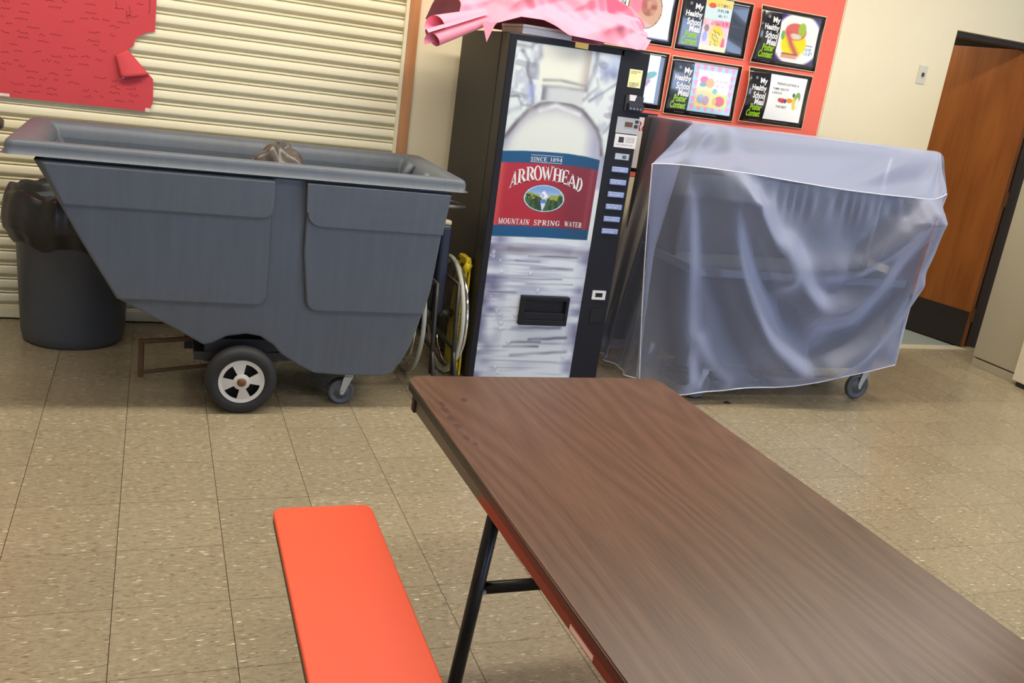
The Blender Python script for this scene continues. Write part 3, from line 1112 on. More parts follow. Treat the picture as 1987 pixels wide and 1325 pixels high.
# ribbed lower body
hz = vnoise(X, Z, 5, 60, 21) * .6 + vnoise(X, Z, 9, 130, 22) * .4
img = blend(img, lo, (226, 232, 238))
img = blend(img, lo * np.clip((hz - .5) * 2.2, 0, .6), (178, 178, 200))
edge = lo * np.clip(np.maximum((.24 - S) / .16, (S - .86) / .12), 0, 1)
img = blend(img, edge * np.clip(vnoise(X, Z, 16, 26, 23) * 1.2 - .15, 0, .85), (134, 134, 166))
img = blend(img, lo * np.exp(-((Z - .685) / .02) ** 2) * .8 * vnoise(X, Z, 6, 20, 24), (140, 134, 146))
for pts, wd, a in (([(2.2976, .6926), (2.4515, .6938), (2.6098, .6924)], .013, .45), ([(2.399, .6608), (2.5495, .6641), (2.6586, .6676)], .004, .8), ([(2.3343, .6342), (2.4605, .6359)], .003, .6),
                   ([(2.4194, .6018), (2.6422, .6054)], .006, .6), ([(2.2341, .5429), (2.5915, .5513)], .003, .6), ([(2.4024, .5226), (2.6553, .5274)], .003, .45), ([(2.2098, .4735), (2.3576, .4745)], .003, .6),
                   ([(2.4631, .2351), (2.6653, .249)], .006, .7), ([(2.3597, .2181), (2.5245, .2222)], .005, .7), ([(2.3336, .1974), (2.5164, .1976)], .005, .75),
                   ([(2.3754, .1494), (2.5335, .1641), (2.6779, .173)], .006, .7), ([(2.294, .3968), (2.3742, .3999)], .004, .4), ([(2.3666, .2924), (2.6205, .3001)], .007, .5)):
    img = blend(img, lo * np.exp(-(dist_line(X, Z + .004 * (vnoise(X, Z, 18, 4, 63) - .5), pts) / (wd * 1.3)) ** 2) * a * (.35 + .8 * vnoise(X, Z, 12, 30, 64)), (122, 120, 140))
for k in range(26):
    cx, cz = rng.uniform(2.2, 2.7), rng.uniform(.05, .72)
    if rng.random() < .6:
        cx = 2.2 + rng.random() * .12
    r = rng.uniform(.004, .009)
    d = np.hypot(X - cx, (Z - cz) * .8)
    img = blend(img, np.exp(-(d / r) ** 2) * .7 * lo, (240, 242, 246))
    img = blend(img, np.exp(-((d - r * 1.5) / (r * .4)) ** 2) * .25 * lo * (Z < cz), (120, 120, 138))
# the label's bands
btop = np.interp(X, [2.1943, 2.2947, 2.4068, 2.5215, 2.6199, 2.697], [1.1502, 1.160, 1.1657, 1.1681, 1.1634, 1.153])
bmid = np.interp(X, [2.1926, 2.2842, 2.4154, 2.5502, 2.6293, 2.696], [1.0971, 1.1046, 1.1108, 1.1127, 1.1093, 1.1029])
bt2 = np.interp(X, [2.1907, 2.3279, 2.4823, 2.6852], [.8015, .8068, .8092, .8103])
bl2 = np.interp(X, [2.1906, 2.4516, 2.6881], [.7479, .756, .7584])
soft = lambda a: np.clip(a / .003 + .5, 0, 1)
img = 255 * (np.clip(img, 0, 255) / 255) ** 1.35
lab = soft(btop - Z) * soft(Z - bl2) * soft(2.696 - X)
red = lab * soft(bmid - Z) * soft(Z - bt2)
img = blend(img, lab * 1.0, (14, 78, 122))
img = blend(img, (lab * (X > 2.5)) * np.clip((X - 2.5) / .25, 0, .7), (16, 62, 92))
img = blend(img, red * 1.0, (172, 32, 44))
img = blend(img, red * np.clip((X - 2.42) / .2, 0, .8), (112, 32, 42))
img = blend(img, red * np.exp(-((X - 2.195) / .022) ** 2) * .7, (212, 92, 78))
img = blend(img, red * np.exp(-((X - 2.668) / .012) ** 2) * .35, (160, 90, 90))
set_print(pan, img.reshape(-1, 3))
# lettering on the label
QUADS = {
    'A': [(2.2482, 0.979), (2.2848, 0.9978), (2.2542, 1.0544), (2.2838, 1.0692)], 'R': [(2.2851, 1.0013), (2.3347, 1.0178), (2.2833, 1.0726), (2.3177, 1.081)],
    'R2': [(2.3271, 1.0179), (2.3748, 1.0283), (2.3231, 1.0874), (2.3629, 1.0938)], 'O': [(2.3676, 1.026), (2.4144, 1.0318), (2.3606, 1.0971), (2.398, 1.1005)],
    'W': [(2.4134, 1.031), (2.4621, 1.0341), (2.3983, 1.0988), (2.4609, 1.1021)], 'H': [(2.4633, 1.0318), (2.5119, 1.026), (2.4614, 1.0986), (2.5087, 1.0931)],
    'E': [(2.5079, 1.0264), (2.5499, 1.0203), (2.5086, 1.0938), (2.5485, 1.0878)], 'A2': [(2.5441, 1.0198), (2.5971, 0.9974), (2.548, 1.0789), (2.5829, 1.0696)],
    'D': [(2.589, 0.9985), (2.6207, 0.9867), (2.5932, 1.0669), (2.627, 1.0538)]}
WORDS = {
    'MOUNTAIN': [(2.2178, 0.8088), (2.3748, 0.8137), (2.2169, 0.8372), (2.3766, 0.8405)], 'SPRING': [(2.3992, 0.8133), (2.5359, 0.8184), (2.3985, 0.8407), (2.5357, 0.844)],
    'WATER': [(2.5615, 0.8195), (2.6537, 0.8174), (2.56, 0.845), (2.6533, 0.8432)], 'SINCE': [(2.3393, 1.1177), (2.4214, 1.1212), (2.3386, 1.1373), (2.4215, 1.1403)],
    '1894': [(2.4383, 1.1234), (2.5009, 1.124), (2.4381, 1.1416), (2.5005, 1.1433)]}


def on_panel(vf, q, d=.0006):
    fn = quad(q)
    return warp(vf, lambda a, b: (fn(a, b)[0], py - d, fn(a, b)[1]))


big = join(*[on_panel(glyph(k[0]), q) for k, q in QUADS.items()])
o = obj('lettering', big, M_wtxt, vm)
o['label'] = 'large arched white serif word on the red label'
for k in WORDS:
    o = obj('lettering', on_panel(word(k), WORDS[k]), M_wtxt, vm)
    o['label'] = 'white serif word ' + k.capitalize()
ln = []
for (a, b) in (((2.338, 1.1452), (2.5005, 1.1493)), ((2.3391, 1.1132), (2.5008, 1.1167))):
    ln.append(([(a[0], py - .0006, a[1]), (b[0], py - .0006, b[1]), (b[0], py - .0006, b[1] + .0018), (a[0], py - .0006, a[1] + .0018)], [(0, 1, 2, 3)]))
for q in ln:
    obj('rule_line', q, M_wtxt, vm)
# oval mountain picture
oc, orx, orz = (2.4355, .946), .110, .067
ov = plain_obj('oval_picture', None or grid(lambda u, v: (oc[0] + orx * (2 * u - 1), py - .0006, oc[1] + orz * (2 * v - 1)), 110, 70), M_panel, vm)
U, V_ = np.meshgrid(np.linspace(-1, 1, 111), np.linspace(-1, 1, 71))
r = np.hypot(U, V_)
keep = [p.index for p in ov.data.polygons if all((ov.data.vertices[i].co.x - oc[0]) ** 2 / orx ** 2 + (ov.data.vertices[i].co.z - oc[1]) ** 2 / orz ** 2 <= 1.0 for i in p.vertices)]
im2 = np.ones(U.shape + (3,)) * np.array((120, 160, 214.0))
im2 = blend(im2, np.clip(.6 - V_, 0, 1), (222, 234, 240))
ridge = .28 + .16 * (vnoise(U, U * 0, 7, 1, 31) - .5) + .1 * np.abs(U)
snow = .62 - 1.9 * np.abs(U + .02)
im2 = blend(im2, ((V_ < snow) & (V_ > 0)) * 1.0, (176, 186, 222))
im2 = blend(im2, ((V_ < snow) & (vnoise(U, V_, 12, 8, 33) > .55)) * 1.0, (240, 242, 250))
im2 = blend(im2, ((V_ < ridge - .5 * np.exp(-(U / .2) ** 2))) * 1.0, (150, 158, 62))
im2 = blend(im2, ((V_ < ridge - .12 - .35 * np.exp(-(U / .25) ** 2)) & (vnoise(U, V_, 10, 6, 34) > .4)) * 1.0, (50, 66, 40))
trees = -.02 - .12 * np.abs(np.sin(U * 14)) + .06 * np.abs(U)
im2 = blend(im2, (V_ < trees) * 1.0, (62, 92, 44))
im2 = blend(im2, (V_ < trees) * (vnoise(U, V_, 14, 3, 35) > .55), (38, 60, 30))
lake = (V_ < -.12) & (np.abs(U + .02) < .16 * np.clip((V_ + .95) / .8, 0, 1))
im2 = blend(im2, lake * 1.0, (206, 222, 240))
im2 = blend(im2, (lake & (V_ > -.35)) * .7, (50, 96, 160))
im2 = blend(im2, (r > .905) * 1.0, (196, 222, 226))
im2 = blend(im2, (r > .955) * 1.0, (30, 56, 84))
set_print(ov, im2.reshape(-1, 3))
bm = bmesh.new()
bm.from_mesh(ov.data)
bm.faces.ensure_lookup_table()
ks = set(keep)
bmesh.ops.delete(bm, geom=[f for f in bm.faces if f.index not in ks], context='FACES')
bm.to_mesh(ov.data)
bm.free()

# delivery slot
sl = obj('delivery_slot', join(box(2.386, fy - .030, .317, 2.644, fy, .345), box(2.386, fy - .030, .445, 2.644, fy, .466), box(2.386, fy - .03, .345, 2.406, fy, .445), box(2.626, fy - .03, .345, 2.644, fy, .445),
                               box(2.406, fy - .026, .345, 2.626, fy - .004, .382)), M_strip, vm, bevel=.003)
obj('slot_recess', box(2.404, fy - .008, .38, 2.628, fy - .0035, .447), M_pit, sl)
# controls on the right strip
ky = fy - .0062
st = obj('sticker', box(2.776, ky - .0006, 1.509, 2.845, ky, 1.592), M_lemon, vm)
st['label'] = 'pale yellow instruction sticker'
sp_ = obj('small_print', join(*[warp(word('NICIHE' * 2, .2), lambda a, b, z=z, w_=w_: (2.784 + a * w_, ky - .0012, z + b * .005)) for z, w_ in ((1.58, .052), (1.572, .03), (1.527, .05), (1.520, .05), (1.513, .04))]), M_dkbrown, st)
tag(sp_, kind='stuff')
bv = obj('bill_slot', join(box(2.79, ky - .024, 1.405, 2.872, ky, 1.436), box(2.775, ky - .008, 1.40, 2.872, ky, 1.472)), M_black, vm, bevel=.003)
obj('bill_guide', prism([(2.796, 1.448), (2.824, 1.448), (2.831, 1.475), (2.792, 1.475)], lambda a, b, d: (a, ky - .008 - d, b), 0, .002), M_box, bv)
for k in range(4):
    obj('slot_tooth', box(2.797 + k * .018, ky - .0255, 1.408, 2.806 + k * .018, ky - .024, 1.417), M_greytxt, bv)
cp = obj('coin_plate', box(2.752, ky - .002, 1.292, 2.873, ky, 1.368), mat('brushed_aluminium', (178, 172, 164), rough=.4, metal=.4, noise=.1), vm, bevel=.002)
obj('coin_slot', join(box(2.797, ky - .006, 1.325, 2.836, ky - .002, 1.348)), M_rust, cp, bevel=.001)
obj('coin_return_lever', box(2.848, ky - .007, 1.322, 2.864, ky - .002, 1.338), M_black, cp)
obj('coin_return_knob', box(2.850, ky - .005, 1.345, 2.866, ky - .002, 1.36), M_black, cp)
nt_ = obj('notice', box(2.755, ky - .0012, 1.224, 2.873, ky, 1.288), M_box, vm)
nt_['label'] = 'white notice with a small black square logo'
np_ = obj('notice_print', join(prism([(2.776, 1.248), (2.804, 1.248), (2.804, 1.275), (2.776, 1.275)], lambda a, b, d: (a, ky - .0012 - d, b), 0, .0004),
                         *[warp(word('NICIHE' * 2, .2), lambda a, b, z=z, x=x, w_=w_: (x + a * w_, ky - .0016, z + b * .004)) for z, x, w_ in ((1.272, .0 + 2.815, .045), (1.265, 2.812, .05), (1.258, 2.812, .05), (1.251, 2.815, .045), (1.236, 2.768, .09))]), M_ink, nt_)
tag(np_, kind='stuff')
lk = obj('lock_plate', box(2.771, ky - .002, 1.166, 2.848, ky, 1.196), M_zinc, vm, bevel=.001)
obj('lock', lathe([(.009, 0), (.009, -.006), (.006, -.007)], (2.822, ky - .002, 1.181), 14, 'y'), M_tubeg, lk)
for k in range(6):
    zc = 1.118 - k * .0611
    xo = 0.0
    bt = obj('selection_button', box(2.764, ky - .008, zc - .013, 2.853, ky, zc + .013), M_btn, vm, bevel=.003)
    tag(obj('button_print', warp(word('NICIHE', .2), lambda a, b: (2.774 + a * .055, ky - .0086, zc - .006 + b * .008)), M_box, bt), kind='stuff')
cr = obj('coin_return', join(box(2.770, ky - .006, .459, 2.845, ky, .471), box(2.770, ky - .006, .494, 2.845, ky, .506), box(2.770, ky - .006, .471, 2.787, ky, .494), box(2.828, ky - .006, .471, 2.845, ky, .494)), M_box, vm, bevel=.001)
obj('return_recess', box(2.785, ky - .003, .469, 2.830, ky, .496), M_pit, cr)
obj('coin_cup', box(2.778, ky - .004, .335, 2.848, ky, .408), M_pit, vm, bevel=.002)
note = obj('sticky_note', ([(2.478, fy - .0075, 1.650), (2.545, fy - .0075, 1.648), (2.545, fy - .0065, 1.6735), (2.478, fy - .0065, 1.6735)], [(0, 1, 2, 3)]), M_note, vm)
note['label'] = 'yellow note stuck to the top edge'

# ------------------------------------------------------------------ things on top of the machine
bx = thing('white_box', (2.34, .75, VZ), 'flat white box under pink paper on top of the vending machine', 'box')
obj('box_body', box(2.225, .575, VZ + .0015, 2.47, .86, VZ + .030), M_box, bx, bevel=.002)
obj('lid', box(2.222, .572, VZ + .031, 2.473, .863, VZ + .043), M_box, bx, bevel=.002)

pk = thing('pink_paper', (2.4, .8, VZ), 'crumpled pink butcher paper lying on top of the vending machine, end rolled', 'paper')
# silhouette rows: x, lower z, upper z, depth of the front edge
ROW = [(1.93, 1.690, 1.90, .62), (2.00, 1.685, 1.93, .60), (2.10, 1.705, 1.93, .55), (2.20, 1.745, 1.93, .53), (2.30, 1.745, 1.93, .53), (2.36, 1.725, 1.93, .52), (2.42, 1.697, 1.93, .50), (2.50, 1.694, 1.93, .50),
       (2.58, 1.692, 1.92, .52), (2.68, 1.688, 1.90, .52), (2.78, 1.680, 1.87, .52), (2.84, 1.686, 1.83, .54), (2.885, 1.735, 1.79, .58)]


def tri(x):
    return abs((x % 1) - .5) * 2


def pinkf(u, v):
    x = lerp(1.93, 2.885, u)
    zl, zu, yf = interp(ROW, x)
    # v: 0 lower front edge .. 1 back on the machine top
    if v < .62:
        t = v / .62
        z = lerp(zl, zu, t ** .8)
        y = yf + .06 * math.sin(t * 1.9) + .06 * t
    else:
        t = (v - .62) / .38
        z = lerp(zu, VZ + .02, t ** 1.3)
        y = yf + .12 + .45 * t
    c = .040 * (tri(2.3 * u + 1.3 * v) - .5) + .030 * (tri(4.1 * u - 2.3 * v + .3) - .5) + .008 * (tri(9 * u + 5 * v) - .5) + .045 * (tri(1.4 * u - 1.9 * v + .2) - .5)
    e = min(1, v * 6, (1 - v) * 5)
    return (x + .25 * c * e, y - c * (.4 + .6 * e), max(VZ + .003 if x > 2.16 and y > .55 else 0, z + .35 * c * e))


pm = obj('sheet', grid(pinkf, 110, 60), M_pink, pk, smooth=True)


def roll(p0, p1, r0, r1, turns, nU=40, nV=10, ph=0.0, flare=.0):
    """paper wound into a loose spiral cone from p0 (open end) to p1"""
    p0, p1 = Vector(p0), Vector(p1)
    ax = (p1 - p0).normalized()
    a = ax.cross(Vector((0, 0, 1))).normalized()
    b = ax.cross(a)

    def fn(u, v):
        an = ph + turns * 2 * math.pi * u
        r = lerp(r0, r1, v) * (.35 + .65 * u)
        c = p0 + (p1 - p0) * v + ax * (-flare * (1 - v) * math.sin(an * .5 + 1))
        return tuple(c + a * math.cos(an) * r + b * math.sin(an) * r)
    return grid(fn, nU, nV)


ro = obj('rolled_end', roll((1.785, .52, 1.590), (2.06, .60, 1.712), .050, .034, 1.55, ph=2.0, flare=.03), M_pink, pk, smooth=True)
obj('rolled_end', roll((1.80, .56, 1.655), (2.06, .64, 1.735), .05, .035, 1.1, ph=.6, flare=.04), M_pink, pk, smooth=True)
ro['label'] = 'end of the pink sheet rolled into loose scrolls'
tip = grid(lambda u, v: (2.03 + .055 * u - .01 * v, .535 - .004 * u, 1.70 - .085 * v * (1 - abs(2 * u - 1) * .9)), 8, 6)
obj('loose_corner', tip, M_pink, pk, smooth=True)

# ------------------------------------------------------------------ trash can behind the tilt truck
tcx, tcy = .345, 1.150
tc_ = thing('trash_can', (tcx, tcy, 0), 'round dark grey trash can with black bag, behind the tilt truck', 'trash can')
obj('can', lathe([(.205, 0), (.222, .012), (.229, .05), (.246, .60), (.252, .61), (.252, .655), (.236, .66), (.215, .05), (.0, .045)], (tcx, tcy, 0), 48, cap=False), M_can, tc_, smooth=True)
obj('can_base', lathe([(.0, .002), (.205, 0)], (tcx, tcy, 0), 32, cap=False), M_can, tc_)


def bagf(u, v):
    a = 2 * math.pi * u
    # v: 0 hem outside .. .6 fold over the rim .. 1 inside
    n1 = math.sin(a * 9 + 2 * math.sin(a * 4)) * .5 + math.sin(a * 17 + 1) * .3
    if v < .6:
        t = v / .6
        r = .258 + .038 * math.sin(t * math.pi) ** .7 + .010 * n1
        z = lerp(.475, .715, t) + .012 * math.sin(a * 7) + .006 * n1
        if t < .25:
            r -= .01
    else:
        t = (v - .6) / .4
        r = lerp(.256, .20, t) + .012 * n1 * t
        z = lerp(.715, .55, t) + .02 * math.sin(a * 5 + 1) * (1 - t)
    x, y = tcx + r * math.cos(a), tcy + r * math.sin(a)
    return (x, min(y, WY - .008), z)


obj('trash_bag', grid(bagf, 96, 24), M_bag, tc_, smooth=True)['label'] = 'black bag folded over the rim'

# ------------------------------------------------------------------ grey tilt truck
tt = thing('tilt_truck', (1.05, .55, 0), 'large slate grey plastic tilt truck on black wheels in front of the shutter', 'cart')
SIL = [(.2805, .9797), (.3557, .847), (.4428, .6818), (.5619, .4647), (.6086, .4416), (.704, .3858), (.802, .3328), (.8927, .2782), (.9263, .2878), (.9814, .318), (1.0581, .3312), (1.1143, .3215),
       (1.1686, .2845), (1.2027, .2442), (1.2808, .1948), (1.3484, .1606), (1.4596, .1524), (1.6305, .1480), (1.692, .1622), (1.733, .2304), (1.7653, .303), (1.7969, .4415), (1.8181, .5637), (1.849, .9891)]
TY0, TY1 = .185, .885           # front and back planes at the rim


def yfront(z):
    return TY0 + .035 * (1 - z)


def yback(z):
    return TY1 - .05 * (1 - z)


n = len(SIL)
V = [(x, yfront(z), z) for x, z in SIL] + [(x, yback(z), z) for x, z in SIL]
Fc = [tuple(range(n)), tuple(range(2 * n - 1, n - 1, -1))]
for i in range(n - 1):
    Fc.append((i, i + 1, n + i + 1, n + i))
# cavity
IN = [(.305, .985), (.60, .50), (1.77, .50), (1.825, .985)]
k = len(V)
V += [(x, yfront(z) + .02, z) for x, z in IN] + [(x, yback(z) - .02, z) for x, z in IN]
Fc += [(k, k + 1, k + 2, k + 3), (k + 4, k + 7, k + 6, k + 5), (k, k + 4, k + 5, k + 1), (k + 1, k + 5, k + 6, k + 2), (k + 2, k + 6, k + 7, k + 3)]
body = obj('hopper', (V, Fc), M_bin, tt, bevel=.012, seg=3)


def rrect(x0, y0, x1, y1, r, n=6):
    pts = []
    for cx, cy, a0 in ((x1 - r, y1 - r, 0), (x0 + r, y1 - r, 90), (x0 + r, y0 + r, 180), (x1 - r, y0 + r, 270)):
        for i in range(n + 1):
            a = math.radians(a0 + 90 * i / n)
            pts.append((cx + r * math.cos(a), cy + r * math.sin(a)))
    return pts


# rolled rim
RXa, RXb, RYa, RYb, RZ = .187, 1.916, .150, .948, 1.049
rim_sec = [(-.012, .998), (0, .998), (.0, 1.028), (.006, 1.043), (.018, 1.049), (.055, 1.049), (.078, 1.044), (.092, 1.034), (.110, 1.012), (.118, .960)]
V, Fc = [], []
ring = None
for (ins, z) in rim_sec:
    V += [(x, y, z) for x, y in rrect(RXa + ins, RYa + ins * .72, RXb - ins, RYb - ins * .72, max(.035 - ins * .2, .015))]
m_ = len(V) // len(rim_sec)
for s in range(len(rim_sec) - 1):
    for i in range(m_):
        j = (i + 1) % m_
        Fc.append((s * m_ + i, s * m_ + j, (s + 1) * m_ + j, (s + 1) * m_ + i))
rim = obj('rim', (V, Fc), M_bin, tt, smooth=True)
# two ribs inside the right-hand end wall
for yy in (.36, .66):
    obj('inner_rib', tube([(1.80, yy, 1.035), (1.775, yy, .99), (1.755, yy, .80)], .018, 8), M_bin, tt, smooth=True)


def panel(pts, depth, name, z_hi):
    """raised panel on the front face; depth stands proud of the hopper"""
    m2 = len(pts)
    cx, cz = sum(p[0] for p in pts) / m2, sum(p[1] for p in pts) / m2
    V = [(x, yfront(z) + .002, z) for x, z in pts]
    V += [(x, yfront(z) - depth * .6, z) for x, z in pts]
    V += [(x + (cx - x) * .012, yfront(z) - depth, z + (cz - z) * .02) for x, z in pts]
    F2 = []
    for a in range(2):
        for i in range(m2):
            j = (i + 1) % m2
            F2.append((a * m2 + i, a * m2 + j, (a + 1) * m2 + j, (a + 1) * m2 + i))
    F2.append(tuple(range(2 * m2, 3 * m2)))
    return obj(name, (V, F2), M_bin, tt, bevel=.009, seg=4)


def arc(cx, cz, r, a0, a1, n=6):
    return [(cx + r * math.cos(math.radians(a0 + (a1 - a0) * i / n)), cz + r * math.sin(math.radians(a0 + (a1 - a0) * i / n))) for i in range(n + 1)]


panel([(.292, .985), (.3557, .850), (.4428, .6848), (.566, .468)] + arc(1.085, .505, .042, -90, 0) + [(1.129, .985)], .026, 'raised_panel', 1)
panel([(.300, .985), (.372, .826), (1.085, .826)] + arc(1.092, .866, .040, -90, 0) + [(1.134, .985)], .044, 'upper_panel', 1)
panel([(1.258, .985)] + [(1.262, .70)] + arc(1.335, .495, .048, 180, 270) + [(1.795, .449), (1.815, .56), (1.846, .985)], .026, 'raised_panel', 1)
panel([(1.252, .985)] + [(1.258, .868)] + arc(1.318, .865, .055, 180, 270) + [(1.836, .810), (1.852, .985)], .044, 'upper_panel', 1)
# moulded words
tx = []
for s, x0, x1, z, h in (('Rubbermaid', 1.50, 1.70, .895, .045), ('Commercial Products', 1.50, 1.735, .842, .034)):
    tx.append(warp(text_vf(s, .0), lambda a, b, x0=x0, x1=x1, z=z, h=h: (lerp(x0, x1, a), yfront(z) - .0448, z + b * h)))
o = obj('moulded_lettering', join(*tx), M_bintext, tt)
o['label'] = 'faint moulded maker lettering'
# wheels


def wheel_big(y0, side):
    c = (1.045, y0, .142)
    d = side
    wv = obj('wheel', join(lathe([(.095, .006), (.106, -.004 * 0), (.128, .0), (.140, .012), (.144, .028), (.144, .060), (.138, .074), (.10, .078)], (c[0], c[1] - .0, c[2]), 48, 'y', cap=False)), M_rubber, tt, smooth=True)
    # spoked hub disc with five openings
    R0, R1 = .018, .093
    hv, hf = [], []
    nseg = 60
    rad = [R0, .034, .077, R1]
    for i in range(nseg):
        a = 2 * math.pi * i / nseg
        for k2, rr in enumerate(rad):
            bulge = {0: -.004, 1: 0.0, 2: .004, 3: .001}[k2]
            hv.append((c[0] + rr * math.cos(a), c[1] + .006 + bulge, c[2] + rr * math.sin(a)))
    for i in range(nseg):
        j = (i + 1) % nseg
        ph = ((i + .5) / nseg * 4 - 55 / 90 + .5) % 1
        hole = .24 < ph < .76
        for k2 in range(3):
            if hole and k2 == 1:
                continue
            hf.append((i * 4 + k2, i * 4 + k2 + 1, j * 4 + k2 + 1, j * 4 + k2))
    h = obj('hub', (hv, hf), M_hub, wv)
    sm = h.modifiers.new('s', 'SOLIDIFY')
    sm.thickness = .006
    sm.offset = 0
    h['label'] = 'worn white wheel hub with five openings'
    obj('hub_back', lathe([(0, .045), (.097, .045)], c, 32, 'y', cap=False), M_pit, wv)
    a_ = obj('axle_cap', lathe([(.0, -.008), (.014, -.008), (.019, -.002), (.019, .01)], c, 20, 'y', cap=False), M_brass, wv, smooth=True)
    return wv


wheel_big(.150, 1)
wheel_big(.80, 1)
obj('axle', tube([(1.045, .19, .142), (1.045, .84, .142)], .014, 10), M_rust, tt)
obj('axle_bracket', box(.90, .27, .19, 1.2, .31, .29), M_black, tt)
obj('axle_bracket', box(.90, .78, .19, 1.2, .82, .29), M_black, tt)
TB = .50
obj('shade_deck', box(.86, .26, .20, 1.62, .80, .235), M_black, tt)  # added black deck that darkens the floor under the truck
obj('shade_skirt', box(.84, .82, .06, 1.7, .85, .28), M_black, tt)  # added black sheet at the rear, keeps light from under the truck
obj('tow_bracket', join(tube([(.655, TB, .035), (.655, TB, .205)], .012, 8), tube([(.655, TB, .195), (.98, TB, .225)], .011, 8), tube([(.655, TB, .055), (1.0, TB, .10)], .009, 8)), M_rust, tt)


def caster(parent, x, y, r, w_, wheel_m, fork_m, top, ang=0.0, hubm=None):
    cst = obj('caster', join(box(x - .035, y - .03, top - .006, x + .035, y + .03, top), box(x - .02, y - .02, top - .03, x + .02, y + .02, top - .004)), fork_m, parent, bevel=.003)
    off = .028
    wx = x - off
    for s in (-1, 1):
        yy = y + s * (w_ / 2 + .005)
        obj('fork', prism([(x + .016, top - .02), (x - .024, top - .02), (wx - .010, r + .004), (wx + .004, r - .012), (wx + .014, r + .002)], lambda a, b, d, yy=yy: (a, yy + d, b), -.002, .002), fork_m, cst)
    obj('caster_wheel', lathe([(.006, -w_ / 2 - .002), (r * .42, -w_ / 2 - .001), (r * .46, -w_ / 2 + .005), (r * .72, -w_ / 2 + .005), (r * .80, -w_ / 2), (r * .94, -w_ / 2 + .001), (r, -w_ / 2 + .007), (r, w_ / 2 - .007), (r * .94, w_ / 2), (.006, w_ / 2)], (wx, y, r), 32, 'y'), wheel_m, cst, smooth=True)
    obj('bolt', lathe([(.0, 0), (.009, 0), (.009, .006), (0, .006)], (wx, y - w_ / 2 - .013, r), 10, 'y', cap=False), M_zinc, cst)
    return cst


caster(tt, 1.512, .285, .058, .045, M_can, M_zinc, .150)
caster(tt, 1.512, .78, .058, .045, M_can, M_zinc, .150)

# crumpled bag in the truck
def bag2(u, v):
    a = 2 * math.pi * u
    ph = math.pi * v
    k3 = 1 + .10 * math.sin(3 * a + 3 * ph) + .05 * math.sin(7 * a - 5 * ph)
    return (1.185 + .115 * k3 * math.sin(ph) * math.cos(a), .56 + .10 * k3 * math.sin(ph) * math.sin(a), .955 + .118 * (1 + .06 * math.sin(5 * a)) * math.cos(ph) * k3)


bg = obj('garbage_bag', grid(bag2, 40, 24), M_bagb, smooth=True)
tag(bg, 'crumpled brown-grey plastic bag poking above the tilt truck rim', 'bag')

# ------------------------------------------------------------------ wheelchair between truck and machine
wc = thing('wheelchair', (1.97, .8, 0), 'folded navy wheelchair squeezed between the tilt truck and the vending machine', 'wheelchair')


def chair_wheel(x, xr):
    c = (x, .75, .30)
    pts = [(x, c[1] + .288 * math.cos(t), c[2] + .288 * math.sin(t)) for t in np.linspace(0, 2 * math.pi, 49)[:-1]]
    wv = obj('wheel', tube(pts, .012, 8, True), M_tyre, wc, smooth=True)
    obj('wheel_rim', tube([(x, c[1] + .272 * math.cos(t), c[2] + .272 * math.sin(t)) for t in np.linspace(0, 2 * math.pi, 49)[:-1]], .007, 6, True), M_chrome, wv, smooth=True)
    obj('hand_ring', tube([(xr, c[1] + .262 * math.cos(t), c[2] + .262 * math.sin(t)) for t in np.linspace(0, 2 * math.pi, 49)[:-1]], .008, 8, True), M_chrome, wv, smooth=True)
    sp = []
    for k2 in range(24):
        a = 2 * math.pi * k2 / 24
        b = a + (.35 if k2 % 2 else -.35)
        sp.append(tube([(x + (.018 if k2 % 2 else -.018), c[1] + .02 * math.cos(b), c[2] + .02 * math.sin(b)), (x, c[1] + .268 * math.cos(a), c[2] + .268 * math.sin(a))], .0014, 4))
    tag(obj('spokes', join(*sp), M_tubeg, wv), kind='stuff')
    obj('hub', lathe([(.012, -.04), (.022, -.035), (.022, .035), (.012, .04)], c, 16, 'x'), M_tubeg, wv, smooth=True)


chair_wheel(1.885, 1.855)
chair_wheel(2.075, 2.105)
obj('upholstery', join(box(1.945, .56, .34, 2.005, .98, .78)), M_navy, wc, bevel=.02, seg=3)['label'] = 'navy folded seat and back'
M_dtube = mat('dull_dark_tube', (58, 56, 54), rough=.4, metal=.4)
for x in (1.925, 2.03):
    obj('side_frame', join(tube([(x, 1.02, .12), (x, 1.02, .86), (x, 1.10, .90)], .011, 8), tube([(x, 1.02, .52), (x, .45, .52), (x, .40, .10)], .011, 8), tube([(x, 1.02, .22), (x, .42, .22), (x, .33, .07)], .011, 8)), M_dtube, wc, smooth=True)
    obj('push_handle', tube([(x, 1.10, .90), (x, 1.20, .90)], .017, 10), M_black, wc, smooth=True)
    obj('front_caster', join(lathe([(.03, -.014), (.048, -.012), (.048, .012), (.03, .014)], (x, .36, .048), 20, 'x')), M_rubber, wc, smooth=True)
obj('armrest', tube([(1.93, .55, .87), (2.062, .60, .862)], .010, 8), M_tubeg, wc, smooth=True)['label'] = 'grey tube end sticking out beneath the truck rim'
obj('brake_lever', tube([(1.93, .56, .905), (2.04, .60, .88)], .004, 6), M_tubeg, wc, smooth=True)
obj('grip', tube([(1.93, .57, .80), (1.995, .60, .785), (2.001, .602, .784)], [.014, .015, .011], 12), M_cream, wc, smooth=True)['label'] = 'cream rubber grip end'

# ------------------------------------------------------------------ yellow folded floor sign against the machine's side
ys = thing('floor_sign', (2.13, .75, 0), 'folded yellow plastic wet floor sign behind the wheelchair wheel', 'sign')
SX = 2.128


def ysp(poly, d0, d1):
    return prism(poly, lambda a, b, d: (SX + d, .60 + (a - .60) * .66, b), d0, d1)


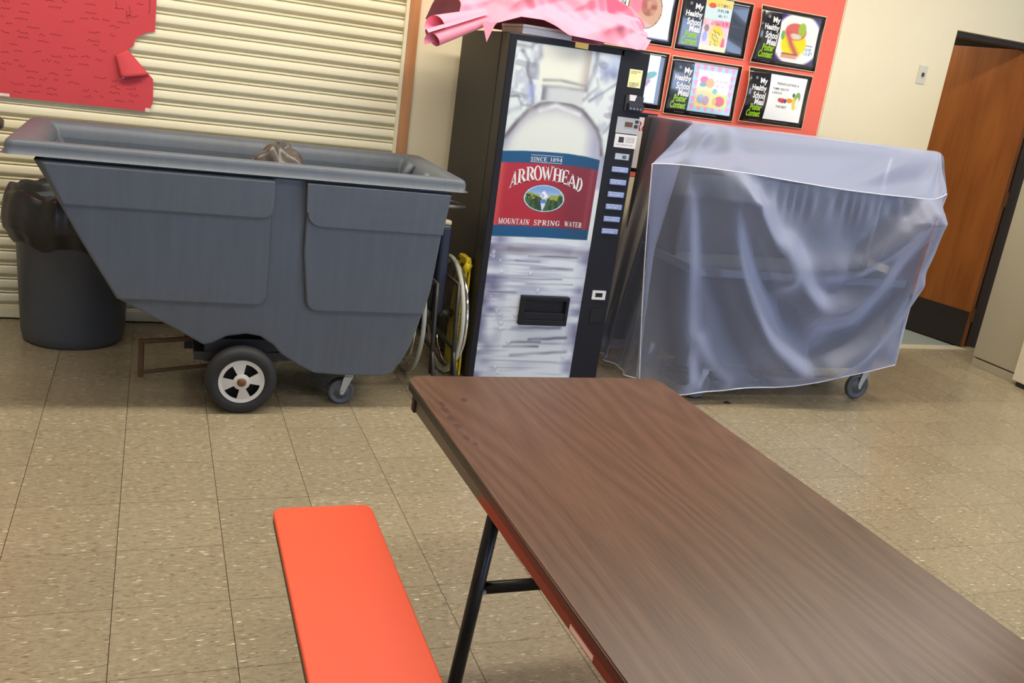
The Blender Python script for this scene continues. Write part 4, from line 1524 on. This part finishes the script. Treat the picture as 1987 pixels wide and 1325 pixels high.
for d0, d1 in ((-.014, -.004), (.004, .014)):
    obj('panel', join(ysp([(.60, .02), (.92, .02), (.895, .50), (.64, .50)], d0, d1), ysp([(.64, .50), (.69, .50), (.69, .585), (.655, .60)], d0, d1), ysp([(.80, .50), (.89, .50), (.85, .60), (.80, .585)], d0, d1), ysp([(.655, .575), (.85, .575), (.84, .61), (.67, .61)], d0, d1)), M_yellow, ys, bevel=.002)
obj('hinge', tube([(SX, .64, .598), (SX, .76, .598)], .014, 10), M_yellow, ys, smooth=True)
obj('edge_rib', join(tube([(SX - .012, .645, .57), (SX - .012, .625, .10)], .012, 8), tube([(SX + .004, .64, .585), (SX - .010, .64, .545)], .02, 8)), M_yellow, ys, smooth=True)

# ------------------------------------------------------------------ hand truck at the left edge, only its grip enters
ht = thing('hand_truck', (-.35, 1.2, 0), 'dark brown handle end poking in at the left edge beside the tilt truck', 'hand truck')
obj('frame', join(tube([(-.22, 1.22, .08), (-.22, 1.24, 1.0)], .016, 10), tube([(-.58, 1.22, .08), (-.58, 1.24, 1.0)], .016, 10), tube([(-.22, 1.23, .5), (-.58, 1.23, .5)], .014, 8)), M_tubeg, ht, smooth=True)
obj('grip', tube([(-.60, 1.24, 1.0), (-.2, 1.23, .995), (.0, 1.2, .982), (.035, 1.2, .978), (.055, 1.2, .976)], [.03, .03, .036, .034, .018], 14), M_bagb, ht, smooth=True)
for x in (-.18, -.62):
    obj('wheel', lathe([(.03, -.02), (.09, -.018), (.1, -.008), (.1, .008), (.09, .018), (.03, .02)], (x, 1.26, .1), 24, 'x'), M_rubber, ht, smooth=True)
obj('toe_plate', box(-.6, 1.0, .004, -.2, 1.22, .012), M_tubeg, ht)

# ------------------------------------------------------------------ serving cart under its cover
ct = thing('serving_cart', (3.9, .65, 0), 'serving cart on grey casters, mostly hidden under a frosted plastic cover', 'cart')
obj('base_cabinet', box(3.29, .37, .17, 4.51, .95, .655), M_cart, ct, bevel=.006)
obj('counter', box(3.22, .33, .655, 4.56, 1.0, .70), M_stain, ct, bevel=.006)
obj('added_end_panel', box(3.235, .60, .70, 3.25, .97, 1.334), M_brownp, ct, bevel=.004)  # added dark panel, stands in for the shadowed inside behind the cover
obj('back_panel', box(3.135, .975, .12, 4.80, .985, 1.366), M_brownp, ct)  # added dark sheet, hides the bright wall seen through the cover
obj('added_end_panel', box(4.765, .64, .70, 4.78, .97, 1.334), M_cart, ct, bevel=.004)  # added at the right end to dim the view through the cover
obj('inner_panel', box(3.32, .74, .70, 4.4, .76, 1.12), M_cart, ct, bevel=.004)
for x in (4.50, ):
    for yy in (.62, .94):
        obj('post', tube([(x, yy, .70), (x, yy, 1.34)], .016, 10), M_stain, ct, smooth=True)
obj('top_shelf', box(3.215, .60, 1.335, 4.82, .98, 1.362), M_stain, ct, bevel=.006)
for (x, y) in ((3.39, .40), (4.44, .40), (3.39, .92), (4.44, .92)):
    caster(ct, x, y - .05 if y < .5 else y - .02, .074, .03, M_casterg, M_zinc, .170)

cv = thing('cart_cover', (3.9, .6, 0), 'frosted clear plastic cover with white piping draped over the serving cart', 'cover')
SEAM = [(2.93, .45, 1.172), (3.06, .40, 1.186), (3.3254, .32, 1.1885), (3.7289, .31, 1.1678), (4.091, .31, 1.1535), (4.5403, .32, 1.1546), (4.685, .34, 1.1850)]
RIDGE = [(3.2, .6, 1.3758), (3.42, .598, 1.382), (3.6822, .596, 1.3840), (4.0104, .594, 1.3860), (4.3606, .594, 1.3880), (4.7259, .6, 1.3890), (4.845, .62, 1.3850)]
HEM = [(3.075, .44, .045), (3.1727, .265, .0563), (3.588, .26, .0896), (3.8203, .26, .0997), (4.0247, .262, .1278), (4.329, .275, .1726), (4.60, .30, .2215)]


def crv(P3, t):
    x = t * (len(P3) - 1)
    i = min(int(x), len(P3) - 2)
    f = x - i
    p0, p1, p2, p3 = (Vector(P3[max(i - 1, 0)]), Vector(P3[i]), Vector(P3[i + 1]), Vector(P3[min(i + 2, len(P3) - 1)]))
    return .5 * ((2 * p1) + (p2 - p0) * f + (2 * p0 - 5 * p1 + 4 * p2 - p3) * f * f + (3 * p1 - p0 - 3 * p2 + p3) * f ** 3)


FOLDS = [
    ([(3.157, 1.38), (3.23, 1.179), (3.342, 0.844), (3.434, 0.659), (3.595, 0.405), (3.765, 0.256), (3.954, 0.166), (4.105, 0.235), (4.29, 0.359), (4.46, 0.591), (4.548, 0.817), (4.571, 1.087)], 0.085, 0.095),
    ([(3.217, 1.343), (3.339, 1.166), (3.502, 0.949), (3.661, 0.768), (3.797, 0.639), (3.945, 0.532), (4.083, 0.53), (4.215, 0.607), (4.378, 0.846), (4.523, 1.134)], 0.085, 0.085),
    ([(4.158, 0.77), (4.289, 0.879), (4.408, 1.0), (4.539, 1.135)], 0.045, 0.04),
    ([(3.061, 1.208), (3.076, 1.054), (3.13, 0.714), (3.174, 0.356), (3.215, 0.069)], 0.075, 0.065),
    ([(3.67, 0.841), (3.793, 0.763), (4.019, 0.75), (4.189, 0.797), (4.342, 0.958)], 0.075, 0.045),
    ([(4.082, 0.208), (4.298, 0.333), (4.493, 0.486), (4.575, 0.688)], 0.055, 0.045),
    ([(3.321, 1.187), (3.436, 0.991), (3.559, 0.834), (3.686, 0.671)], 0.05, 0.035),
    ([(3.261, 0.334), (3.344, 0.21), (3.452, 0.109)], 0.05, 0.03),
    ([(4.576, 1.075), (4.638, 0.796), (4.655, 0.396), (4.633, 0.258)], 0.06, 0.035)]


def rounded(pts, n=4):
    P3 = [(a, 0.0, b) for a, b in pts]
    k = (len(pts) - 1) * n
    return [(crv(P3, i / k).x, crv(P3, i / k).z) for i in range(k + 1)]


FOLDS = [(rounded(p_), w_, a_) for p_, w_, a_ in FOLDS]


def fold_disp(x, z):
    d = 0.0
    for pts, wd, amp in FOLDS:
        best, bs = 1e9, 0
        for (a, b), (c, e) in zip(pts[:-1], pts[1:]):
            L2 = (c - a) ** 2 + (e - b) ** 2 + 1e-12
            t = min(1, max(0, ((x - a) * (c - a) + (z - b) * (e - b)) / L2))
            q = math.hypot(x - a - t * (c - a), z - b - t * (e - b))
            if q < best:
                best = q
        d += amp * math.exp(-(best / wd) ** 2)
    if z < 1.17:
        w_ = math.exp(-((1.10 - z) / .075) ** 2) * (1 if 3.4 < x < 4.5 else .3)
        d += .006 * w_ * math.sin(x * 86 + 2 * math.sin(x * 17))
    d += .006 * math.sin(x * 21 + 3 * z) * math.sin(z * 9 + x)
    return d


def frontf(u, v):
    a, b = crv(SEAM, u), crv(HEM, u)
    p = a.lerp(b, v)
    belly = .05 * math.sin(math.pi * v)
    dd = fold_disp(p.x, p.z) * min(1, v * 7 + .15) * min(1, (1 - v) * 12 + .25) * min(1, u * 9 + .0, (1 - u) * 14)
    return (p.x, p.y + belly * .4 - dd, p.z)


def topf(u, v):
    a, b = crv(RIDGE, u), crv(SEAM, u)
    p = a.lerp(b, v)
    sag = -.018 * math.sin(math.pi * v) * math.sin(math.pi * u)
    wr = .010 * math.sin(9 * u + 5 * v) * math.sin(math.pi * v) + .010 * math.exp(-((u - .86 + .25 * v) / .05) ** 2) * math.sin(math.pi * v)
    for u0, u1, am in ((.10, .17, .022), (.16, .36, .014), (.80, .62, .012), (.93, .80, .020), (.97, .93, .018)):
        wr += am * math.exp(-((u - lerp(u0, u1, v)) / (.022 + .02 * v)) ** 2) * math.sin(math.pi * v) ** .7
    sag *= 1.6
    return (p.x, p.y - .4 * wr, p.z + sag + wr)


def flatf(u, v):
    a = crv(RIDGE, u)
    return (lerp(a.x, lerp(3.17, 4.84, u), v), lerp(a.y, 1.02, v), lerp(a.z, 1.376, v) + .003 * math.sin(14 * u) * math.sin(math.pi * v))


def leftf(u, v):
    # u: 0 at the front seam .. 1 at the back; v: 0 top .. 1 hem
    topc = [(2.93, .45, 1.172), (3.06, .52, 1.27), (3.2, .6, 1.3758), (3.19, .8, 1.376), (3.17, 1.02, 1.376)]
    botc = [(3.075, .44, .045), (3.10, .58, .030), (3.085, .72, .035), (3.075, .86, .045), (3.085, .99, .05)]
    p = crv(topc, u).lerp(crv(botc, u), v)
    amp = .022 * math.sin(math.pi * min(1, u * 1.0)) * (.25 + .75 * v)
    return (p.x - amp * math.sin(19 * u + 1.5 * v) - .012 * math.sin(31 * u - v) * v, p.y, p.z)


def rightf(u, v):
    topc = [(4.685, .34, 1.185), (4.77, .48, 1.29), (4.845, .62, 1.385), (4.845, .82, 1.38), (4.84, 1.02, 1.376)]
    botc = [(4.60, .30, .2215), (4.63, .45, .20), (4.66, .65, .16), (4.68, .85, .12), (4.70, .99, .10)]
    p = crv(topc, u).lerp(crv(botc, u), v)
    return (p.x + .02 * math.sin(17 * u) * math.sin(math.pi * u) * v - .05 * math.sin(math.pi * v), p.y, p.z)


def backf(u, v):
    a = Vector((lerp(3.17, 4.84, u), 1.02, 1.376))
    b = Vector((lerp(3.085, 4.70, u), .99, lerp(.05, .10, u)))
    p = a.lerp(b, v)
    return (p.x, p.y + .01 * math.sin(25 * u) * v, p.z)


obj('front_panel', grid(frontf, 150, 110), M_sheet, cv, smooth=True)
obj('top_panel', join(grid(topf, 90, 24), grid(flatf, 40, 10)), M_sheet, cv, smooth=True)
obj('side_panel', grid(leftf, 60, 40), M_sheet, cv, smooth=True)
obj('side_panel', grid(rightf, 40, 30), M_sheet, cv, smooth=True)
obj('back_panel', grid(backf, 30, 12), M_sheet, cv, smooth=True)


def pipe(fn, n, r=.0028):
    return tube([fn(i / n) for i in range(n + 1)], r, 6)


obj('piping', join(pipe(lambda t: frontf(t, 0), 80), pipe(lambda t: frontf(0, t), 60), pipe(lambda t: frontf(t, 1), 100, .0035), pipe(lambda t: leftf(t, 1), 50, .003), pipe(lambda t: frontf(1, t), 40, .002), pipe(lambda t: rightf(t, 1), 20, .003)), M_pipe, cv, smooth=True)

# ------------------------------------------------------------------ table
TZ = .70
tb = thing('folding_table', (1.72, -2.5, 0), 'long walnut laminate cafeteria table with dark edge and black legs', 'table')
ROT = .012


def tp(x, y, z):
    return (x + ROT * -(y + 1.285), y, z)


TX0, TX1, TYa, TYb = 1.334, 2.106, -1.285, -3.75
out = [tp(x, y, 0)[:2] for x, y in rrect(TX0, TYb, TX1, TYa, .045, 8)]
obj('tabletop', prism(out, lambda a, b, d: (a, b, d), TZ - .004, TZ), M_table, tb)
out2 = [tp(x, y, 0)[:2] for x, y in rrect(TX0 - .002, TYb, TX1 + .002, TYa + .002, .047, 8)]
obj('edge_band', prism(out2, lambda a, b, d: (a, b, d), TZ - .026, TZ - .0035), M_edge, tb, bevel=.003)
apr = []
for (xa, ya, xb, yb) in ((TX0 + .012, TYa - .055, TX0 + .034, TYb + .05), (TX1 - .034, TYa - .055, TX1 - .012, TYb + .05)):
    p0, p1 = tp(xa, ya, 0), tp(xb, yb, 0)
    v = [(p0[0], ya, TZ - .074), (p0[0] + .022, ya, TZ - .074), (p1[0] + .022, yb, TZ - .074), (p1[0], yb, TZ - .074)]
    v += [(a, b, TZ - .024) for a, b, c in v]
    apr.append((v, box(0, 0, 0, 1, 1, 1)[1]))
for q in apr:
    obj('apron', q, M_apron, tb, bevel=.002)
obj('corner_bracket', box(TX0 + .008, TYa - .075, TZ - .078, TX0 + .03, TYa - .050, TZ - .024), M_black, tb, bevel=.003)
obj('corner_bracket', (box(TX1 - .03, TYa - .075, TZ - .078, TX1 - .008, TYa - .050, TZ - .024)), M_black, tb, bevel=.003)
lbp = tp(TX0 + .012, -2.32, 0)[0]
obj('label_strip', ([tp(TX0 + .0108, -2.371, TZ - .0570), tp(TX0 + .0108, -2.462, TZ - .0560), tp(TX0 + .0108, -2.462, TZ - .0450), tp(TX0 + .0108, -2.371, TZ - .0460)], [(0, 1, 2, 3)]), M_white, tb)['label'] = 'white label strip on the apron'
M_stain2 = mat('dried_brown_stain', (62, 36, 26), rough=.35)
for (sx, sy, sr, st_) in ((1.376, -1.49, .008, 2.2), (1.374, -1.53, .010, 1.8), (1.373, -1.585, .010, 2.0), (1.375, -1.63, .009, 1.5), (1.376, -1.70, .008, 2.2), (1.386, -1.735, .006, 2.0), (1.444, -1.46, .008, 1.9)):
    pts_ = [(sx + sr * random.uniform(.7, 1.2) * math.cos(a * .5236), sy + sr * st_ * random.uniform(.7, 1.2) * math.sin(a * .5236), TZ + .0003) for a in range(12)]
    obj('stain', (pts_, [tuple(range(12))]), M_stain2, tb)
for ly in (-1.85, -3.35):
    for s in (-1, 1):
        xt, xb = (1.413, 1.352) if s < 0 else (2.035, 2.096)
        obj('leg', tube([tp(xt, ly, TZ - .03), tp(xb, ly, .012)], .0165, 16), M_leg, tb, smooth=True)
        obj('foot_cap', lathe([(.019, 0), (.019, .03), (.0165, .034)], tp(xb, ly, 0), 16), M_rubber, tb, smooth=True)
    xm0, xm1 = lerp(1.352, 1.413, .57), lerp(2.096, 2.035, .57)
    obj('crossbar', tube([tp(xm0, ly, .393), tp(xm1, ly, .393)], .0145, 14), M_leg, tb, smooth=True)
    obj('rivet', lathe([(.0, -.02), (.005, -.02), (.005, -.014)], tp(xm0 + .012, ly, .393), 8, 'y', cap=False), M_zinc, tb)

# ------------------------------------------------------------------ bench
BZ = .42
bn = thing('bench', (1.1, -2.4, 0), 'narrow bright orange bench along the left side of the table', 'bench')
BX0, BX1, BYa, BYb = .978, 1.223, -1.475, -3.7


def bp2(x, y):
    return (x + .012 * (y + 1.475), y)


def slab(ins, z, r):
    return [(*bp2(x, y), z) for x, y in rrect(BX0 + ins, BYb, BX1 - ins, BYa - ins, r, 8)]


rings = [slab(.003, BZ - .030, .026), slab(0, BZ - .026, .028), slab(0, BZ - .008, .028)]
m3 = len(rings[0])


def loft(rings, cap0=True, cap1=True):
    V = [p for r_ in rings for p in r_]
    m4 = len(rings[0])
    F2 = []
    for a in range(len(rings) - 1):
        for i in range(m4):
            j = (i + 1) % m4
            F2.append((a * m4 + i, a * m4 + j, (a + 1) * m4 + j, (a + 1) * m4 + i))
    if cap0:
        F2.append(tuple(range(m4 - 1, -1, -1)))
    if cap1:
        F2.append(tuple((len(rings) - 1) * m4 + i for i in range(m4)))
    return V, F2


obj('edge_band', loft(rings), M_bedge, bn)
obj('seat', loft([slab(-.0004, BZ - .009, .028), slab(.0, BZ - .004, .028), slab(.0012, BZ - .0012, .027), slab(.004, BZ, .025)]), M_bench, bn, smooth=False)
for ly in (-2.0, -3.4):
    for x in (1.07, 1.13):
        obj('leg', tube([(*bp2(x, ly), BZ - .03), (*bp2(x + (.06 if x > 1.1 else -.0), ly), .0)], .013, 12), M_leg, bn, smooth=True)

# ------------------------------------------------------------------ small litter
lf = obj('scrap', ([(3.50, .27, .001), (3.53, .262, .006), (3.545, .275, .002), (3.52, .285, .008), (3.497, .283, .002)], [(0, 1, 3, 4), (1, 2, 3)]), M_bag)
tag(lf, 'tiny dark scrap on the floor in front of the covered cart', 'litter')

# smooth shading for bevelled plastic
for o_ in bpy.data.objects:
    if o_.type == 'MESH' and any(m_.type == 'BEVEL' for m_ in o_.modifiers) and not o_.data.polygons[0].use_smooth:
        pass
